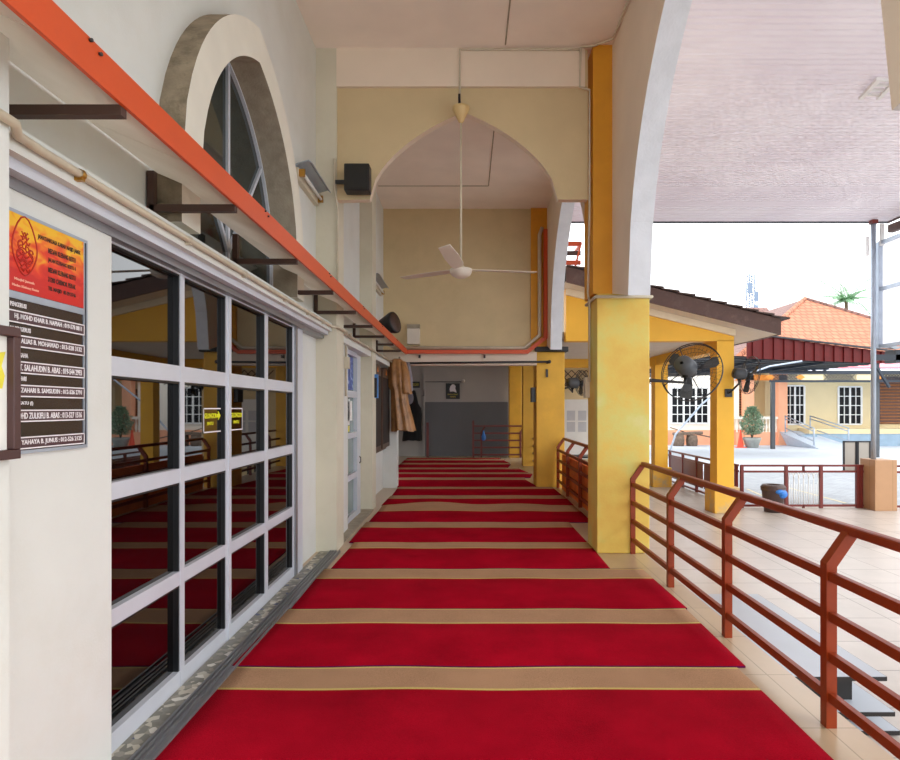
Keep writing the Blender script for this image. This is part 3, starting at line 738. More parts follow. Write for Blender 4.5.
for k, (q, l) in enumerate(zip(C1, labs)): carpet(l, *q, z=.012+.002*(k % 2), fold=.075 if k == 5 else None)
C2 = [(12.07, 13.3, 13.68, -1.9, 1.37), (13.684, 14.45, 14.75, -1.9, 1.5), (14.754, 15.6, 15.95, -1.9, 1.45), (15.954, 16.9, 17.3, -1.9, 1.15), (17.304, 18.2, 18.6, -1.9, 1.2), (18.604, 19.0, 19.2, -1.9, 1.0)]
l2 = ['first carpet strip in the shaded room, under the curtain rod', 'second carpet strip counted from the curtain rod in the shaded room', 'third carpet strip counted from the curtain rod in the shaded room',
      'fourth carpet strip in the shaded room, beside the inner yellow pillar', 'fifth carpet strip in the shaded room, next to the last', 'last carpet strip in the shaded room, against the grey wall']
for k, (q, l) in enumerate(zip(C2, l2)): carpet('red and tan ' + l, *q, z=.014+.002*(k % 2), wav=.08)

# ================================================================== hanging clothes
def robe(rows, seg=36, folds=9, amp=.10, top=True, ph=0):
    b = B(); vs = []
    for r, (z, cx, cy, rx, ry) in enumerate(rows):
        f = r/(len(rows)-1)
        for j in range(seg):
            a = 2*pi*j/seg; k = 1 + amp*(.25+f)*sin(folds*a + ph + 1.3*sin(2*a+f))
            vs.append((cx + rx*k*cos(a), cy + ry*k*sin(a), z + .02*f*sin(3*a)))
    n = len(rows)
    fs = [(i*seg+j, i*seg+(j+1) % seg, (i+1)*seg+(j+1) % seg, (i+1)*seg+j) for i in range(n-1) for j in range(seg)]
    b.add(vs, fs, 0, True); b.f.append(list(range(seg))); b.mi.append(0); b.sm.append(False)
    return b
t = thing('hanging_robe', 'gold brown satin robe draped over the end of the dark rod', 'robe', (-1.25, 11.75, 1.1))
robe([(2.56, -1.37, 11.72, .07, .09), (2.50, -1.37, 11.72, .14, .12), (2.30, -1.36, 11.72, .18, .14), (2.05, -1.35, 11.70, .18, .15), (1.95, -1.33, 11.70, .14, .13), (1.7, -1.31, 11.70, .15, .13), (1.4, -1.27, 11.70, .18, .14), (1.16, -1.24, 11.70, .20, .15)], amp=.2, ph=.6).build('body', m_gold, t)
robe([(2.50, -1.24, 11.66, .05, .06), (2.3, -1.20, 11.64, .08, .08), (2.0, -1.18, 11.62, .09, .09), (1.88, -1.15, 11.62, .08, .08)], 20, 5, .12).build('sleeve', m_gold, t)
robe([(2.5, -1.17, 11.85, .04, .05), (2.2, -1.14, 11.84, .06, .06), (1.95, -1.13, 11.84, .06, .06)], 16, 4, .1).build('lining', m_greycl, t)
B().tube([(-1.33, 11.72, 2.54), (-1.33, 11.75, 2.60), (-1.33, 11.93, 2.60)], .008, 5).build('hanger_hook', m_blackm, t)
t = thing('hanging_prayer_dress', 'black full length dress with round grey face opening hanging by the far wall', 'dress', (-1.77, 19.3, .55))
robe([(2.20, -1.82, 19.4, .05, .05), (2.16, -1.82, 19.4, .15, .12), (2.0, -1.82, 19.4, .19, .15), (1.75, -1.79, 19.4, .21, .16), (1.6, -1.75, 19.4, .26, .16), (1.4, -1.74, 19.4, .27, .16), (1.0, -1.76, 19.4, .28, .18), (.55, -1.78, 19.4, .31, .2)], amp=.05).build('body', m_robe, t)
B().ell((-1.84, 19.25, 1.92), (.125, .03, .21), 18, 10).build('face_opening', m_greycl, t)
B().tube([(-1.8, 19.4, 2.18), (-1.8, 19.5, 2.24), (-1.8, 19.98, 2.24)], .01, 5).tube([(-1.5, 19.95, 2.0), (-1.45, 19.7, 2.0)], .01, 5).build('hanger', m_blackm, t)
t = thing('women_sign', 'small black sign with white veiled head and gold lettering on the far wall', 'sign', (-.47, 19.94, 1.9))
box('sign_board', m_signb, (-.70, -.24, 19.94, 19.99, 1.90, 2.42), t)
B().prism([(x*.95-.47, 19.93, z) for x, z in [(-.10, 2.14), (-.115, 2.22), (-.09, 2.32), (-.03, 2.385), (.05, 2.38), (.10, 2.32), (.085, 2.26), (.12, 2.15), (.13, 2.11), (.02, 2.15)]], (0, .012, 0)).build('veiled_head', m_txtw, t)
text('RUANG SOLAT', .34, (-.47, 19.935, 2.03), m_txtg, t, facing='-y', height=.045, align='C'); text('WANITA', .2, (-.47, 19.935, 1.95), m_txtg, t, facing='-y', height=.045, align='C')
t = thing('exit_sign', 'tiny dark sign with dull gold lettering above the black dress', 'sign', (-1.72, 19.95, 2.28))
box('sign_board', m_signb, (-1.86, -1.57, 19.95, 19.99, 2.27, 2.48), t); text('KELUAR', .22, (-1.715, 19.945, 2.33), m_txtg, t, facing='-y', height=.09, align='C')
t = thing('wall_lamp', 'small round white lamp with conduit above the veiled head sign', 'lamp', (-.05, 19.9, 2.5))
B().ell((-.12, 19.92, 2.50), (.06, .07, .06)).build('globe', m_white, t); B().tube([(-.2, 19.97, 2.47), (-1.43, 19.97, 2.47), (-1.43, 19.9, 2.0)], .015, 5).build('conduit', m_blackm, t)

# ================================================================== RAILINGS
def railing(lab, ys, x=1.82, cat='railing', mat=m_red):
    t = thing('railing', lab, cat, (x, (ys[0]+ys[-1])/2, 0), 'rust red railings along the corridor edge')
    for y in ys:
        b = B().tube([(x, y, 0), (x, y, .815), (x+.105, y, .965)], .037, 4)
        b.build('post', mat, t)
    for z in (.155, .357, .56, .76): B().box(x-.017, x+.017, ys[0], ys[-1], z-.024, z+.024).build('rail', mat, t, .003)
    B().beam((x+.11, ys[0]-.03, .985), (x+.11, ys[-1]+.03, .985), .055, .05).build('handrail', mat, t, .012)
    return t
railing('long rust red railing with bent posts in the right foreground', [6.6, 5.37, 4.20, 3.02, 1.84, .66, -.5])
railing('rust red railing between the two yellow pillars, backed by an orange board', [12.0, 10.85, 9.65, 8.45, 7.4])
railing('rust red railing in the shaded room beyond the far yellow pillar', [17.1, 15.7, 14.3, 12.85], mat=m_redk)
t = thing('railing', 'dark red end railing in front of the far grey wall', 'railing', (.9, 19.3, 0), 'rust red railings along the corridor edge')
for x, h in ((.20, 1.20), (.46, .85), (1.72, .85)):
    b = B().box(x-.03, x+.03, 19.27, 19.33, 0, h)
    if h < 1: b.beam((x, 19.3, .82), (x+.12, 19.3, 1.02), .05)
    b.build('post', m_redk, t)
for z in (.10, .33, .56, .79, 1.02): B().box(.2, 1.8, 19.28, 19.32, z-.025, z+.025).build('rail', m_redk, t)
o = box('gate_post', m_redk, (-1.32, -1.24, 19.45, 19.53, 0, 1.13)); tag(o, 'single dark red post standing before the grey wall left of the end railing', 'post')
o = B().lathe([(.01, .55), (.06, .58), (.07, .68), (.03, .82), (.02, .88)], (.53, 19.22, 0), 10).build('cloth_bag', m_blue); tag(o, 'small blue bag tied to the end railing by the grey wall', 'bag')
o = box('orange_board', m_orboard, (1.875, 1.915, 7.5, 11.85, .0, .69)); tag(o, 'orange boarding standing behind the railing between the pillars', 'board')

# stacked grey boards beside the corridor
for k, (y0, y1, z, x1, lab) in enumerate(((3.83, 5.5, -.475, 2.76, 'bottom grey board of the stack beside the foreground railing'), (3.86, 5.6, -.37, 2.75, 'middle grey board of the stack beside the foreground railing'), (3.92, 5.66, -.17, 2.74, 'wide pale grey top board of the stack beside the foreground railing'))):
    t = thing('stage_board', lab, 'board', (2.36, (y0+y1)/2, z-.02), 'grey boards stacked beside the railing')
    box('board', m_stage, (1.97, x1, y0, y1, z-.004, z+.016), t)
    b = B().box(1.97, x1, y0-.006, y0, z-.012, z+.014).box(x1, x1+.005, y0, y1, z-.012, z+.014); b.build('edge_band', m_black, t)
    b = B(); zb = (-.5, -.455, -.355)[k]
    if z-.004 > zb: 
        for y in (y0+.1, y1-.3): box('spacer_block', m_black, (2.0, 2.58, y, y+.14, zb, z-.004), t)
        pass

# ================================================================== WALL FANS
def wall_fan(lab, base, centre, r, rz, tilt, base_n):
    """fan facing local +Y"""
    t = thing('wall_fan', lab, 'fan', base, 'black wall fans')
    c = Vector(centre) - Vector(base)
    from mathutils import Matrix
    R = Matrix.Rotation(rz, 3, 'Z') @ Matrix.Rotation(tilt, 3, 'X')
    def tr(b_):
        b_.v = [tuple(R @ Vector(v) + Vector(centre)) for v in b_.v]; return b_
    b = B()
    for rr, y in ((r, 0), (r*.985, .03), (r*.75, .065), (r*.75, -.06), (r*.4, .085), (r*.4, -.09)):
        b.tube([(rr*cos(a), y, rr*sin(a)) for a in [2*pi*i/32 for i in range(32)]], .006 if rr > r*.9 else .002, 5, closed=True)
    for k in range(40):
        a = 2*pi*k/40
        for s in (1, -1):
            b.tube([(q*r*cos(a), s*y, q*r*sin(a)) for q, y in ((.14, .10), (.5, .085), (.8, .055), (1, .005))], .0013, 3, cap=False)
    tr(b).build('cage', m_blackm, t)
    b = B()
    for k in range(4):
        a = k*pi/2+.5; b.beam((.08*cos(a), -.1, .08*sin(a)), (r*cos(a), -.006, r*sin(a)), .012, .006)
    tr(b).build('cage_bracket', m_black, t)
    b = B().lathe([(.02, -.32), (.085, -.31), (.105, -.28), (.115, -.12), (.095, -.08), (.02, -.07)], (0, 0, 0), 18, axis='y')
    tr(b).build('motor', m_dkgrey, t)
    b = B().lathe([(.01, .07), (.05, .06), (.055, -.05), (.01, -.06)], (0, 0, 0), 14, axis='y'); tr(b).build('hub', m_black, t)
    for k in range(3):
        a0 = 2*pi*k/3 + .4; b = B(); vs = []
        for q, w in ((.14, .16), (.45, .26), (.8, .27), (.93, .16)):
            for s in (-1, 1):
                a = a0 + s*w; vs.append((q*r*cos(a), s*.03*(1-q*.4), q*r*sin(a)))
        b.add(vs, [(i*2, i*2+1, i*2+3, i*2+2) for i in range(3)], 0, True); b.prism([vs[0], vs[1], vs[3], vs[2]], (0, .004, 0))
        tr(b).build('blade', m_dkgrey, t)
    neck = R @ Vector((0, -.2, 0)) + Vector(centre) + Vector((0, 0, -.13))
    pv = R @ Vector((0, -.2, 0)) + Vector(centre)
    bs = Vector(base); nn = Vector(base_n)
    B().tube([pv, neck], .035, 8).tube([neck, neck + Vector((0, 0, -.06)), bs + nn*.12 + Vector((0, 0, .02)), bs + nn*.01], .02, 8).build('arm', m_black, t)
    u = nn.cross(Vector((0, 0, 1))).normalized()
    B().beam(bs - nn*.0, bs + nn*.03, .14, .16).build('wall_plate', m_blackm, t)
    return t
wall_fan('big black wall fan on the right side of the near yellow pillar', (2.03, 6.95, 1.90), (2.66, 7.12, 2.03), .36, radians(-40), radians(-16), (1, 0, 0))
wall_fan('black wall fan on the front of the yellow pavilion column', (5.22, 11.99, 1.90), (5.50, 11.70, 2.24), .37, radians(-88), radians(-8), (0, -1, 0))
wall_fan('small black wall fan on the far side of the far yellow pillar', (1.97, 12.35, 2.0), (2.38, 12.5, 2.12), .26, radians(-75), radians(0), (1, 0, 0))

# ================================================================== CANOPY over the courtyard
b = B(); pitch = .105; y = -1.0; vs = []; XA, XB = 1.82, 8.85; zc = 5.52
prof = []
while y < 12.65:
    prof += [(y, 0), (y+.066, 0), (y+.074, .026), (y+.096, .026)]; y += pitch
n = len(prof)
vs = [(x, q[0], zc+q[1]) for x in (XA, XB) for q in prof] + [(x, q[0], zc+q[1]+.012) for x in (XA, XB) for q in prof]
fs = [(i, i+1, n+i+1, n+i) for i in range(n-1)]
fs += [(2*n+n+i, 2*n+n+i+1, 2*n+i+1, 2*n+i) for i in range(n-1)]
b.add(vs, fs, 0)
t = thing('courtyard_canopy', 'flat ribbed pale pink canopy over the courtyard', 'canopy', (5.3, 6, 5.5))
b.build('ribbed_sheet', m_canopy, t, recalc=False)
b = B().box(XA, XB, 12.62, 12.68, 5.50, 5.58); b.build('edge_trim', m_dkgrey, t)
box('side_beam', m_fascia, (XB, XB+.06, -1, 12.7, 5.50, 5.62), t)
t = thing('canopy_lamp', 'white tube lamp frame under the ribbed canopy', 'lamp', (5.0, 7.3, 5.40))
for x in (4.84, 5.06): B().beam((x, 7.05, 5.47), (x+.08, 7.5, 5.47), .05, .04).build('tube_batten', m_white, t)
b = B()
for k in range(4): b.beam((4.85+.02*k, 7.1+.11*k, 5.48), (5.1+.02*k, 7.1+.11*k, 5.48), .025, .03)
b.build('cross_bar', m_white, t); pass
# pole on a tiled pier with side frame
o = B().box(8.32, 8.77, 12.23, 12.70, -.5, .54).build('tiled_pier', m_stone, None, .008); tag(o, 'square tan tiled pier at the right end of the courtyard fence', 'pier')
t = thing('canopy_pole', 'tall steel pole on the tan pier holding the canopy', 'pole', (8.44, 12.46, .54))
B().tube([(8.44, 12.46, .54), (8.44, 12.46, 5.5)], .05, 10).build('pole', m_galv, t)
B().box(8.38, 8.50, 12.40, 12.52, 5.42, 5.5).build('cap_plate', m_redk, t)
box('bracket_plate', m_white, (8.26, 8.32, 12.40, 12.44, 4.75, 5.15), t); box('bracket_plate', m_white, (8.52, 8.60, 12.36, 12.40, 4.95, 5.40), t)
t = thing('steel_scaffold', 'pale steel tube frame hanging beside the canopy pole', 'frame', (8.57, 11, 2.9))
for y in (12.46, 8.5): B().beam((8.57, y, 2.85), (8.57, y, 5.05), .09).build('upright', m_galv, t)
box('white_sheet', m_sheet, (8.60, 8.61, 8.5, 12.46, 2.9, 5.0), t)
for z in (2.88, 4.06, 5.02): B().beam((8.57, 12.46, z), (8.57, 8.5, z), .07).build('cross_tube', m_galv, t)
o = B().beam((8.75, 12.4, 5.30), (9.1, 9, 5.30), .12, .16).build('orange_beam', m_fascia); tag(o, 'brown red roof beam at the canopy corner above the steel frame', 'beam')
t = thing('lean_to_roof', 'small corrugated grey roof just right of the canopy pole', 'roof', (10, 13, 2.7))
b = B(); vs = []; n = 40
for i in range(n+1):
    x = 8.72 + 4*i/n
    for yy, z in ((12.5, 2.84), (12.95, 2.92)): vs.append((x, yy, z + .025*sin(i*2.1))); vs.append((x, yy, z + .025*sin(i*2.1)+.01))
for i in range(n): q = i*4; b.add([vs[q], vs[q+2], vs[q+6], vs[q+4], vs[q+1], vs[q+3], vs[q+7], vs[q+5]], [(0, 1, 2, 3), (7, 6, 5, 4), (0, 3, 7, 4)])
b.build('corrugated_sheet', m_zincl, t)
b = B().box(8.5, 12.6, 12.56, 12.62, 2.60, 2.72).box(8.98, 9.12, 12.56, 12.9, 2.55, 2.82).box(10.4, 10.5, 12.56, 12.9, 2.5, 2.82); b.build('roof_frame', m_navy, t)
# ================================================================== COURTYARD FENCE
t = thing('courtyard_fence', 'low dark red fence with arched wire panels across the courtyard', 'fence', (7, 12.6, -.5))
Y = 12.6
for x0, x1 in ((5.75, 8.32),):
    for z in (.39, .267, -.447): box('rail', m_redk, (x0, x1, Y-.02, Y+.02, z-.022, z+.022), t)
for x in (5.77, 6.70, 7.43, 8.20, 8.27): box('post', m_redk, (x-.03, x+.03, Y-.03, Y+.03, -.5, .40), t)
for x in (7.065, ): b = B().box(x-.02, x+.02, Y-.02, Y+.02, .267, .39).box(x-.02, x+.02, Y-.02, Y+.02, -.5, -.447); b.build('stub_post', m_redk, t)
def wires(x0, x1, y, n, axis='x'):
    b = B(); w = (x1-x0)/n
    for k in range(n+1):
        x = x0+w*k
        def P(q, z): return (q, y, z) if axis == 'x' else (y, q, z)
        b.tube([P(x, -.44), P(x, .12)], .011, 5)
        if k < n:
            b.tube([P(x+w*(.5-.5*cos(a)), .12+.13*sin(a)) for a in [pi*i/8 for i in range(9)]], .010, 5)
            b.tube([P(x+w/2, -.44), P(x+w/2, .0)], .008, 5)
    return b
wires(6.76, 7.38, Y, 6).build('wire_panel', m_white, t)
t2 = thing('courtyard_fence', 'short dark red fence rails right of the tan tiled pier', 'fence', (10.4, 12.6, -.5))
for z in (.39, .267, -.447): box('rail', m_redk, (8.78, 12.0, 12.46, 12.50, z-.022, z+.022), t2)
for x in (9.6, 11.9): box('post', m_redk, (x-.03, x+.03, 12.45, 12.51, -.5, .40), t2)
t = thing('pavilion_fence', 'low dark red fence with sheet panels running beside the pavilion', 'fence', (5.74, 15, -.5))
for z in (.39, .267, -.447): box('rail', m_redk, (5.70, 5.74, 12.66, 17.6, z-.022, z+.022), t)
for y in (12.75, 13.35, 14.0, 14.95, 15.9, 16.9, 17.6): box('post', m_redk, (5.69, 5.75, y-.03, y+.03, -.5, .40), t)
wires(12.8, 13.3, 5.72, 5, 'y').build('wire_panel', m_white, t)
for y0, y1 in ((14.05, 14.45), (14.55, 14.9), (15.0, 15.85), (15.95, 16.85)): box('sheet_panel', m_redk, (5.705, 5.725, y0, y1, -.35, .24), t)
t = thing('waste_bin', 'round brown waste bin with a blue bag by the courtyard fence', 'bin', (6.2, 12.15, -.5))
B().lathe([(.01, -.5), (.17, -.5), (.215, -.08), (.235, -.06), (.235, -.02), (.20, -.02), (.195, -.10), (.01, -.12)], (6.2, 12.15, 0), 20).build('bin_body', m_bin, t)
B().lathe([(.232, -.02), (.24, .0), (.20, .05), (.14, .05), (.13, .02), (.22, -.02)], (6.2, 12.15, 0), 20).build('lid', m_bin, t)
B().ell((6.30, 11.98, -.12), (.10, .08, .09), 10, 6).ell((6.22, 11.93, -.07), (.09, .05, .05), 8, 6).ell((6.36, 12.08, -.16), (.05, .05, .07), 8, 6).build('blue_bag', m_blue, t)
t = thing('sign_stand', 'grey two panel board in a dark frame standing behind the fence', 'board', (8.6, 13.3, -.56))
for x0, x1 in ((8.33, 8.62), (8.64, 8.93)):
    box('panel', M('grey_panel', '#A8A49C', .6, .05, 3), (x0+.03, x1-.03, 13.28, 13.30, .22, .84), t)
    b = B().box(x0, x0+.03, 13.27, 13.31, .18, .87).box(x1-.03, x1, 13.27, 13.31, .18, .87).box(x0, x1, 13.27, 13.31, .84, .87).box(x0, x1, 13.27, 13.31, .18, .22); b.build('panel_frame', m_blackm, t)
for x in (8.62, ): box('leg', m_blackm, (x-.015, x+.035, 13.27, 13.31, -.56, .87), t)
box('foot', m_blackm, (8.4, 8.85, 13.15, 13.43, -.56, -.54), t)
o = B().prism([(8.55, 13.6, -.557), (8.63, 13.6, -.557), (8.75, 16.6, -.557), (8.67, 16.6, -.557)], (0, 0, .002)).build('road_line', m_yline); tag(o, 'faded yellow line painted on the grey paving beyond the fence', 'road marking')
o = B().prism([(7.0, 13.3, -.557), (7.07, 13.3, -.557), (7.5, 16.0, -.557), (7.43, 16.0, -.557)], (0, 0, .002)).build('road_line', m_yline); tag(o, 'second faded yellow line on the paving, seen through the wire panel', 'road marking')

# ================================================================== YELLOW PAVILION
t = thing('pavilion', 'yellow open pavilion with brown sloping roof beyond the near pillar', 'pavilion', (3.7, 15, -.5))
def zr(x): return 3.0 - .245*(x-6.0)
for y, nm in ((12.0, 'column'), (15.95, 'column')):
    c = B().box(5.0, 5.34, y, y+.34, .02, 2.95).build('column', m_yelp, t); B().box(4.92, 5.42, y-.08, y+.42, -.5, .02).build('plinth', m_plinth, c, .01)
B().prism([(1.98, 12.0, 2.94), (5.34, 12.0, 2.94), (5.34, 12.0, zr(5.34)), (1.98, 12.0, zr(1.98))], (0, .25, 0)).build('gable_wall', m_yelp, t)
B().box(5.02, 5.32, 12.25, 18.2, 2.74, 3.1).build('side_beam', m_yelp, t)
B().prism([(1.9, 11.46, zr(1.9)), (6.0, 11.46, zr(6.0)), (6.0, 11.46, zr(6)+.30), (1.9, 11.46, zr(1.9)+.30)], (0, .05, 0)).build('front_fascia', m_fascia, t)
B().box(5.96, 6.02, 11.51, 18.5, zr(6), zr(6)+.26).build('side_fascia', m_fascia, t)
B().prism([(1.9, 11.5, zr(1.9)), (6.0, 11.5, zr(6.0)), (6.0, 11.5, zr(6)+.03), (1.9, 11.5, zr(1.9)+.03)], (0, 7.0, 0)).build('eave_soffit', m_psoff, t)
B().prism([(1.98, 11.93, zr(1.98)-.13), (5.34, 11.93, zr(5.34)-.13), (5.34, 11.93, zr(5.34)), (1.98, 11.93, zr(1.98))], (0, .07, 0)).build('gable_trim', m_trim, t)
b = B(); n = 14
for i in range(n):
    x0 = 1.9 + 4.2*i/n; x1 = 1.9 + 4.2*(i+1.15)/n
    b.prism([(x0, 11.40, zr(x0)+.30), (x1, 11.40, zr(x1)+.33), (x1, 11.40, zr(x1)+.36), (x0, 11.40, zr(x0)+.32)], (0, 7.1, 0))
b.build('roof_tiles', m_rooftl, t)
box('ceiling_panel', m_psoff, (1.98, 5.02, 12.25, 18.2, 2.98, 3.02), t)
box('rear_wall', m_creamh, (1.98, 4.7, 18.2, 18.4, -.5, 3.0), t)
box('rear_beam', m_yelp, (1.98, 5.0, 16.9, 17.1, 2.74, 2.98), t)
t = thing('paper_board', 'white notice board with pinned sheets inside the pavilion', 'notice board', (3.6, 18.15, .1))
box('board', m_white, (2.9, 4.3, 18.15, 18.2, .05, 1.86), t)
b = B()
for x in (3.02, 3.36, 3.70, 4.0):
    for z in (1.22, .88): b.box(x, x+.25, 18.145, 18.15, z, z+.30)
b.build('sheet', M('grey_sheet', '#C4C6CC', .8, .04, 8), t)
t = thing('lattice_screen', 'brown wooden lattice band high on the pavilion rear wall', 'lattice', (3.4, 18.1, 2.5))
b = B()
for k in range(14):
    x = 2.5 + .22*k; b.beam((x, 18.14, 2.30), (x+.44, 18.14, 2.74), .03, .02).beam((x+.44, 18.12, 2.30), (x, 18.12, 2.74), .03, .02)
b.build('lattice', m_woodfr, t); box('frame', m_woodfr, (2.4, 5.0, 18.1, 18.16, 2.26, 2.30), t)
t = thing('side_table', 'dark topped table inside the pavilion below the notice board', 'table', (3.3, 17, -.5))
box('tabletop', m_black, (2.7, 4.1, 16.7, 17.4, .20, .25), t)
for x in (2.75, 4.0):
    for y in (16.75, 17.3): box('leg', m_blackm, (x, x+.05, y, y+.05, -.5, .20), t)
t = thing('outer_awning', 'small orange framed awning glimpsed beyond the far arch', 'awning', (2.4, 12.7, 4.9))
for k, z in enumerate((5.05, 4.85, 4.65)): box('bar', m_orange if k != 1 else m_brown, (2.06, 2.42, 12.75, 12.80, z, z+.09), t)
B().beam((2.42, 12.75, 5.1), (2.30, 12.75, 4.6), .04).beam((2.42, 12.75, 5.1), (2.42, 13.6, 5.1), .05).box(2.0, 2.08, 12.70, 12.85, 4.5, 5.2).build('frame', m_orange, t)
# ================================================================== HOUSES BEYOND THE LOT
S = 35/600
def hx(px): return (px-467)*S
def hz(py): return 1.6+(408-py)*S
t = thing('house', 'long cream house with barred windows and orange tiled roof across the lot', 'house', (20, 36, -.56))
box('wall', m_creamh, (hx(777), 32, 35, 35.3, -.56, 4.5), t)
box('wall', m_whiteh, (9.5, hx(739), 35, 35.3, -.56, 4.5), t)
box('dado', m_peach, (9.5, hx(739), 34.93, 35, -.56, hz(430)), t)
box('porch_wall', m_creamh, (hx(735), hx(782), 37, 37.3, -.56, 4.5), t)
box('platform', m_bluest, (hx(798), 32, 33.9, 35, -.56, hz(433)), t); box('platform_edge', m_creamh, (hx(798), 32, 33.85, 35, hz(433), hz(428)), t)
box('step', m_bluest, (hx(788), hx(800), 33.3, 35, -.56, -.1), t); box('step', m_bluest, (hx(788), hx(803), 33.6, 35, -.1, .1), t)
def window(x0, x1, z0, z1, nc, nr, split):
    f = B(); y = 34.93
    for q in ((x0, x1, z0-.06, z0+.03), (x0, x1, z1-.03, z1+.06)): f.box(q[0], q[1], y, 35, q[2], q[3])
    for k in range(nc+1):
        x = x0 + (x1-x0)*k/nc; w = .05 if k in (0, nc) or k % split == 0 else .02; f.box(x-w, x+w, y, 35, z0, z1)
    for k in range(1, nr): z = z0 + (z1-z0)*k/nr; f.box(x0, x1, y+.01, 35, z-.022, z+.022)
    o = f.build('window', m_white, t); box('pane', m_glassh, (x0, x1, 34.975, 34.99, z0, z1), o)
window(hx(785), hx(804), hz(424), hz(386), 4, 4, 2); window(hx(838), hx(861), hz(424), hz(387), 4, 4, 2); window(hx(671), hx(708), hz(423), hz(388), 6, 4, 2)
def louvre(x0, x1, y, z0, z1, n, nm='door'):
    d = box(nm, m_woodk, (x0, x1, y+.02, y+.08, z0, z1), t); b = B()
    for k in range(n): z = z0 + (z1-z0)*(k+.5)/n; b.prism([(x0+.06, y-.01, z-.05), (x0+.06, y+.04, z+.06), (x0+.06, y+.05, z+.05), (x0+.06, y, z-.06)], (x1-x0-.12, 0, 0))
    b.build('louvre', m_wood, d)
for k in range(3): louvre(hx(878)+1.32*k, hx(878)+1.32*k+1.28, 34.9, hz(424), hz(380), 14)
box('door_frame', m_woodk, (hx(876), hx(878), 34.85, 35, hz(424), hz(377)), t); box('door_frame', m_woodk, (hx(876), 28.1, 34.85, 35, hz(380), hz(377)), t)
louvre(hx(751)-.2, hx(767), 36.9, .6, 2.75, 14); louvre(hx(736), hx(743), 36.9, .3, 2.75, 14)
for x0, x1 in ((hx(742), hx(751)), (hx(775), hx(784))): box('porch_column', m_peach, (x0, x1, 34.6, 35.1, -.56, 3.6), t, .02)
box('porch_parapet', m_peach, (hx(734), hx(784), 34.7, 34.95, -.56, hz(432)), t)
box('balustrade_cap', m_whiteh, (hx(734), hx(776), 34.65, 35, hz(419), hz(416.5)), t)
for k in range(13):
    x = hx(735.5) + k*.19
    if hx(742)-.05 < x < hx(751)+.05: continue
    B().lathe([(.06, hz(432)), (.04, hz(430.5)), (.085, hz(427)), (.04, hz(422)), (.06, hz(419))], (x, 34.82, 0), 8).build('baluster', m_whiteh, t)
box('hanging_screen', m_blackm, (hx(753), hx(763), 36.0, 36.2, hz(391), hz(381)), t)
box('porch_beam', m_ornor, (hx(734), hx(784), 34.6, 34.95, 3.2, 3.5), t)
# tiled roof
AP, L, R, BK = (23.66, 42, 9.25), (15.2, 34.0, 4.35), (30.8, 34.0, 4.35), (23.66, 47.5, 9.25)
def face(P, nm, mat, uvp):
    B().add(P + [(p[0], p[1], p[2]-.12) for p in P], [tuple(range(len(P))), tuple(len(P)+i for i in reversed(range(len(P))))] + [(i, len(P)+i, len(P)+(i+1) % len(P), (i+1) % len(P)) for i in range(len(P))]).build(nm, mat, t, uvp=uvp)
face([L, R, AP], 'roof', m_roof, lambda c: (c.x*1.2, c.y*1.1))
face([L, AP, BK, (15.2, 47.5, 4.35)], 'roof', m_roof2, lambda c: (c.y*1.2, c.x*1.1))
face([R, (30.8, 47.5, 4.35), BK, AP], 'roof', m_roof, lambda c: (c.y*1.2, c.x*1.1))
B().tube([L, AP], .16, 8).build('hip_ridge', m_roof, t, uvp=lambda c: (c.x, c.y)); B().tube([R, AP], .14, 8).build('hip_ridge', m_roof2, t, uvp=lambda c: (c.x, c.y))
t2 = thing('rear_house', 'brown tiled roof of the house behind the orange roof', 'house', (22, 52, -.56))
W_ = B().add([(17, 48, 7), (26, 48, 7), (26, 52, 10.3), (17, 52, 10.3), (17, 56, 7), (26, 56, 7)], [(0, 1, 2, 3), (3, 2, 5, 4), (0, 3, 4), (1, 5, 2)]).build('roof', m_roof2, t2, uvp=lambda c: (c.x*1.2, c.y*1.2))
box('wall', m_creamh, (17.5, 25.5, 48.5, 55.5, -.56, 7.3), t2)
# front awning with ornamental truss band
t = thing('ornamental_awning', 'white and pink awning with dark lattice truss band before the cream house', 'awning', (22, 31.5, 2.9))
Yb = 31.5; x0, x1 = 15.9, 29.0
B().add([(17, Yb, 3.50), (x1, Yb, 3.50), (x1, 34.9, 4.0), (17, 34.9, 4.0), (17, Yb, 3.55), (x1, Yb, 3.55), (x1, 34.9, 4.05), (17, 34.9, 4.05)], [(0,1,2,3),(7,6,5,4),(0,4,5,1),(1,5,6,2),(2,6,7,3),(3,7,4,0)]).build('awning_sheet', m_awnw, t)
B().add([(17, 32.9, 3.80), (x1, 32.9, 3.80), (x1, 34.5, 4.5), (17, 34.5, 4.5), (17, 32.9, 3.85), (x1, 32.9, 3.85), (x1, 34.5, 4.55), (17, 34.5, 4.55)], [(0,1,2,3),(7,6,5,4),(0,4,5,1),(1,5,6,2),(2,6,7,3),(3,7,4,0)]).build('awning_sheet', m_pink, t)
B().box(x0, x1, Yb-.06, Yb+.06, 2.95, 3.06).box(x0, x1, Yb-.06, Yb+.06, 3.38, 3.56).build('chord', m_navy, t)
b = B(); c = B(); d = B(); x = x0; k = 0
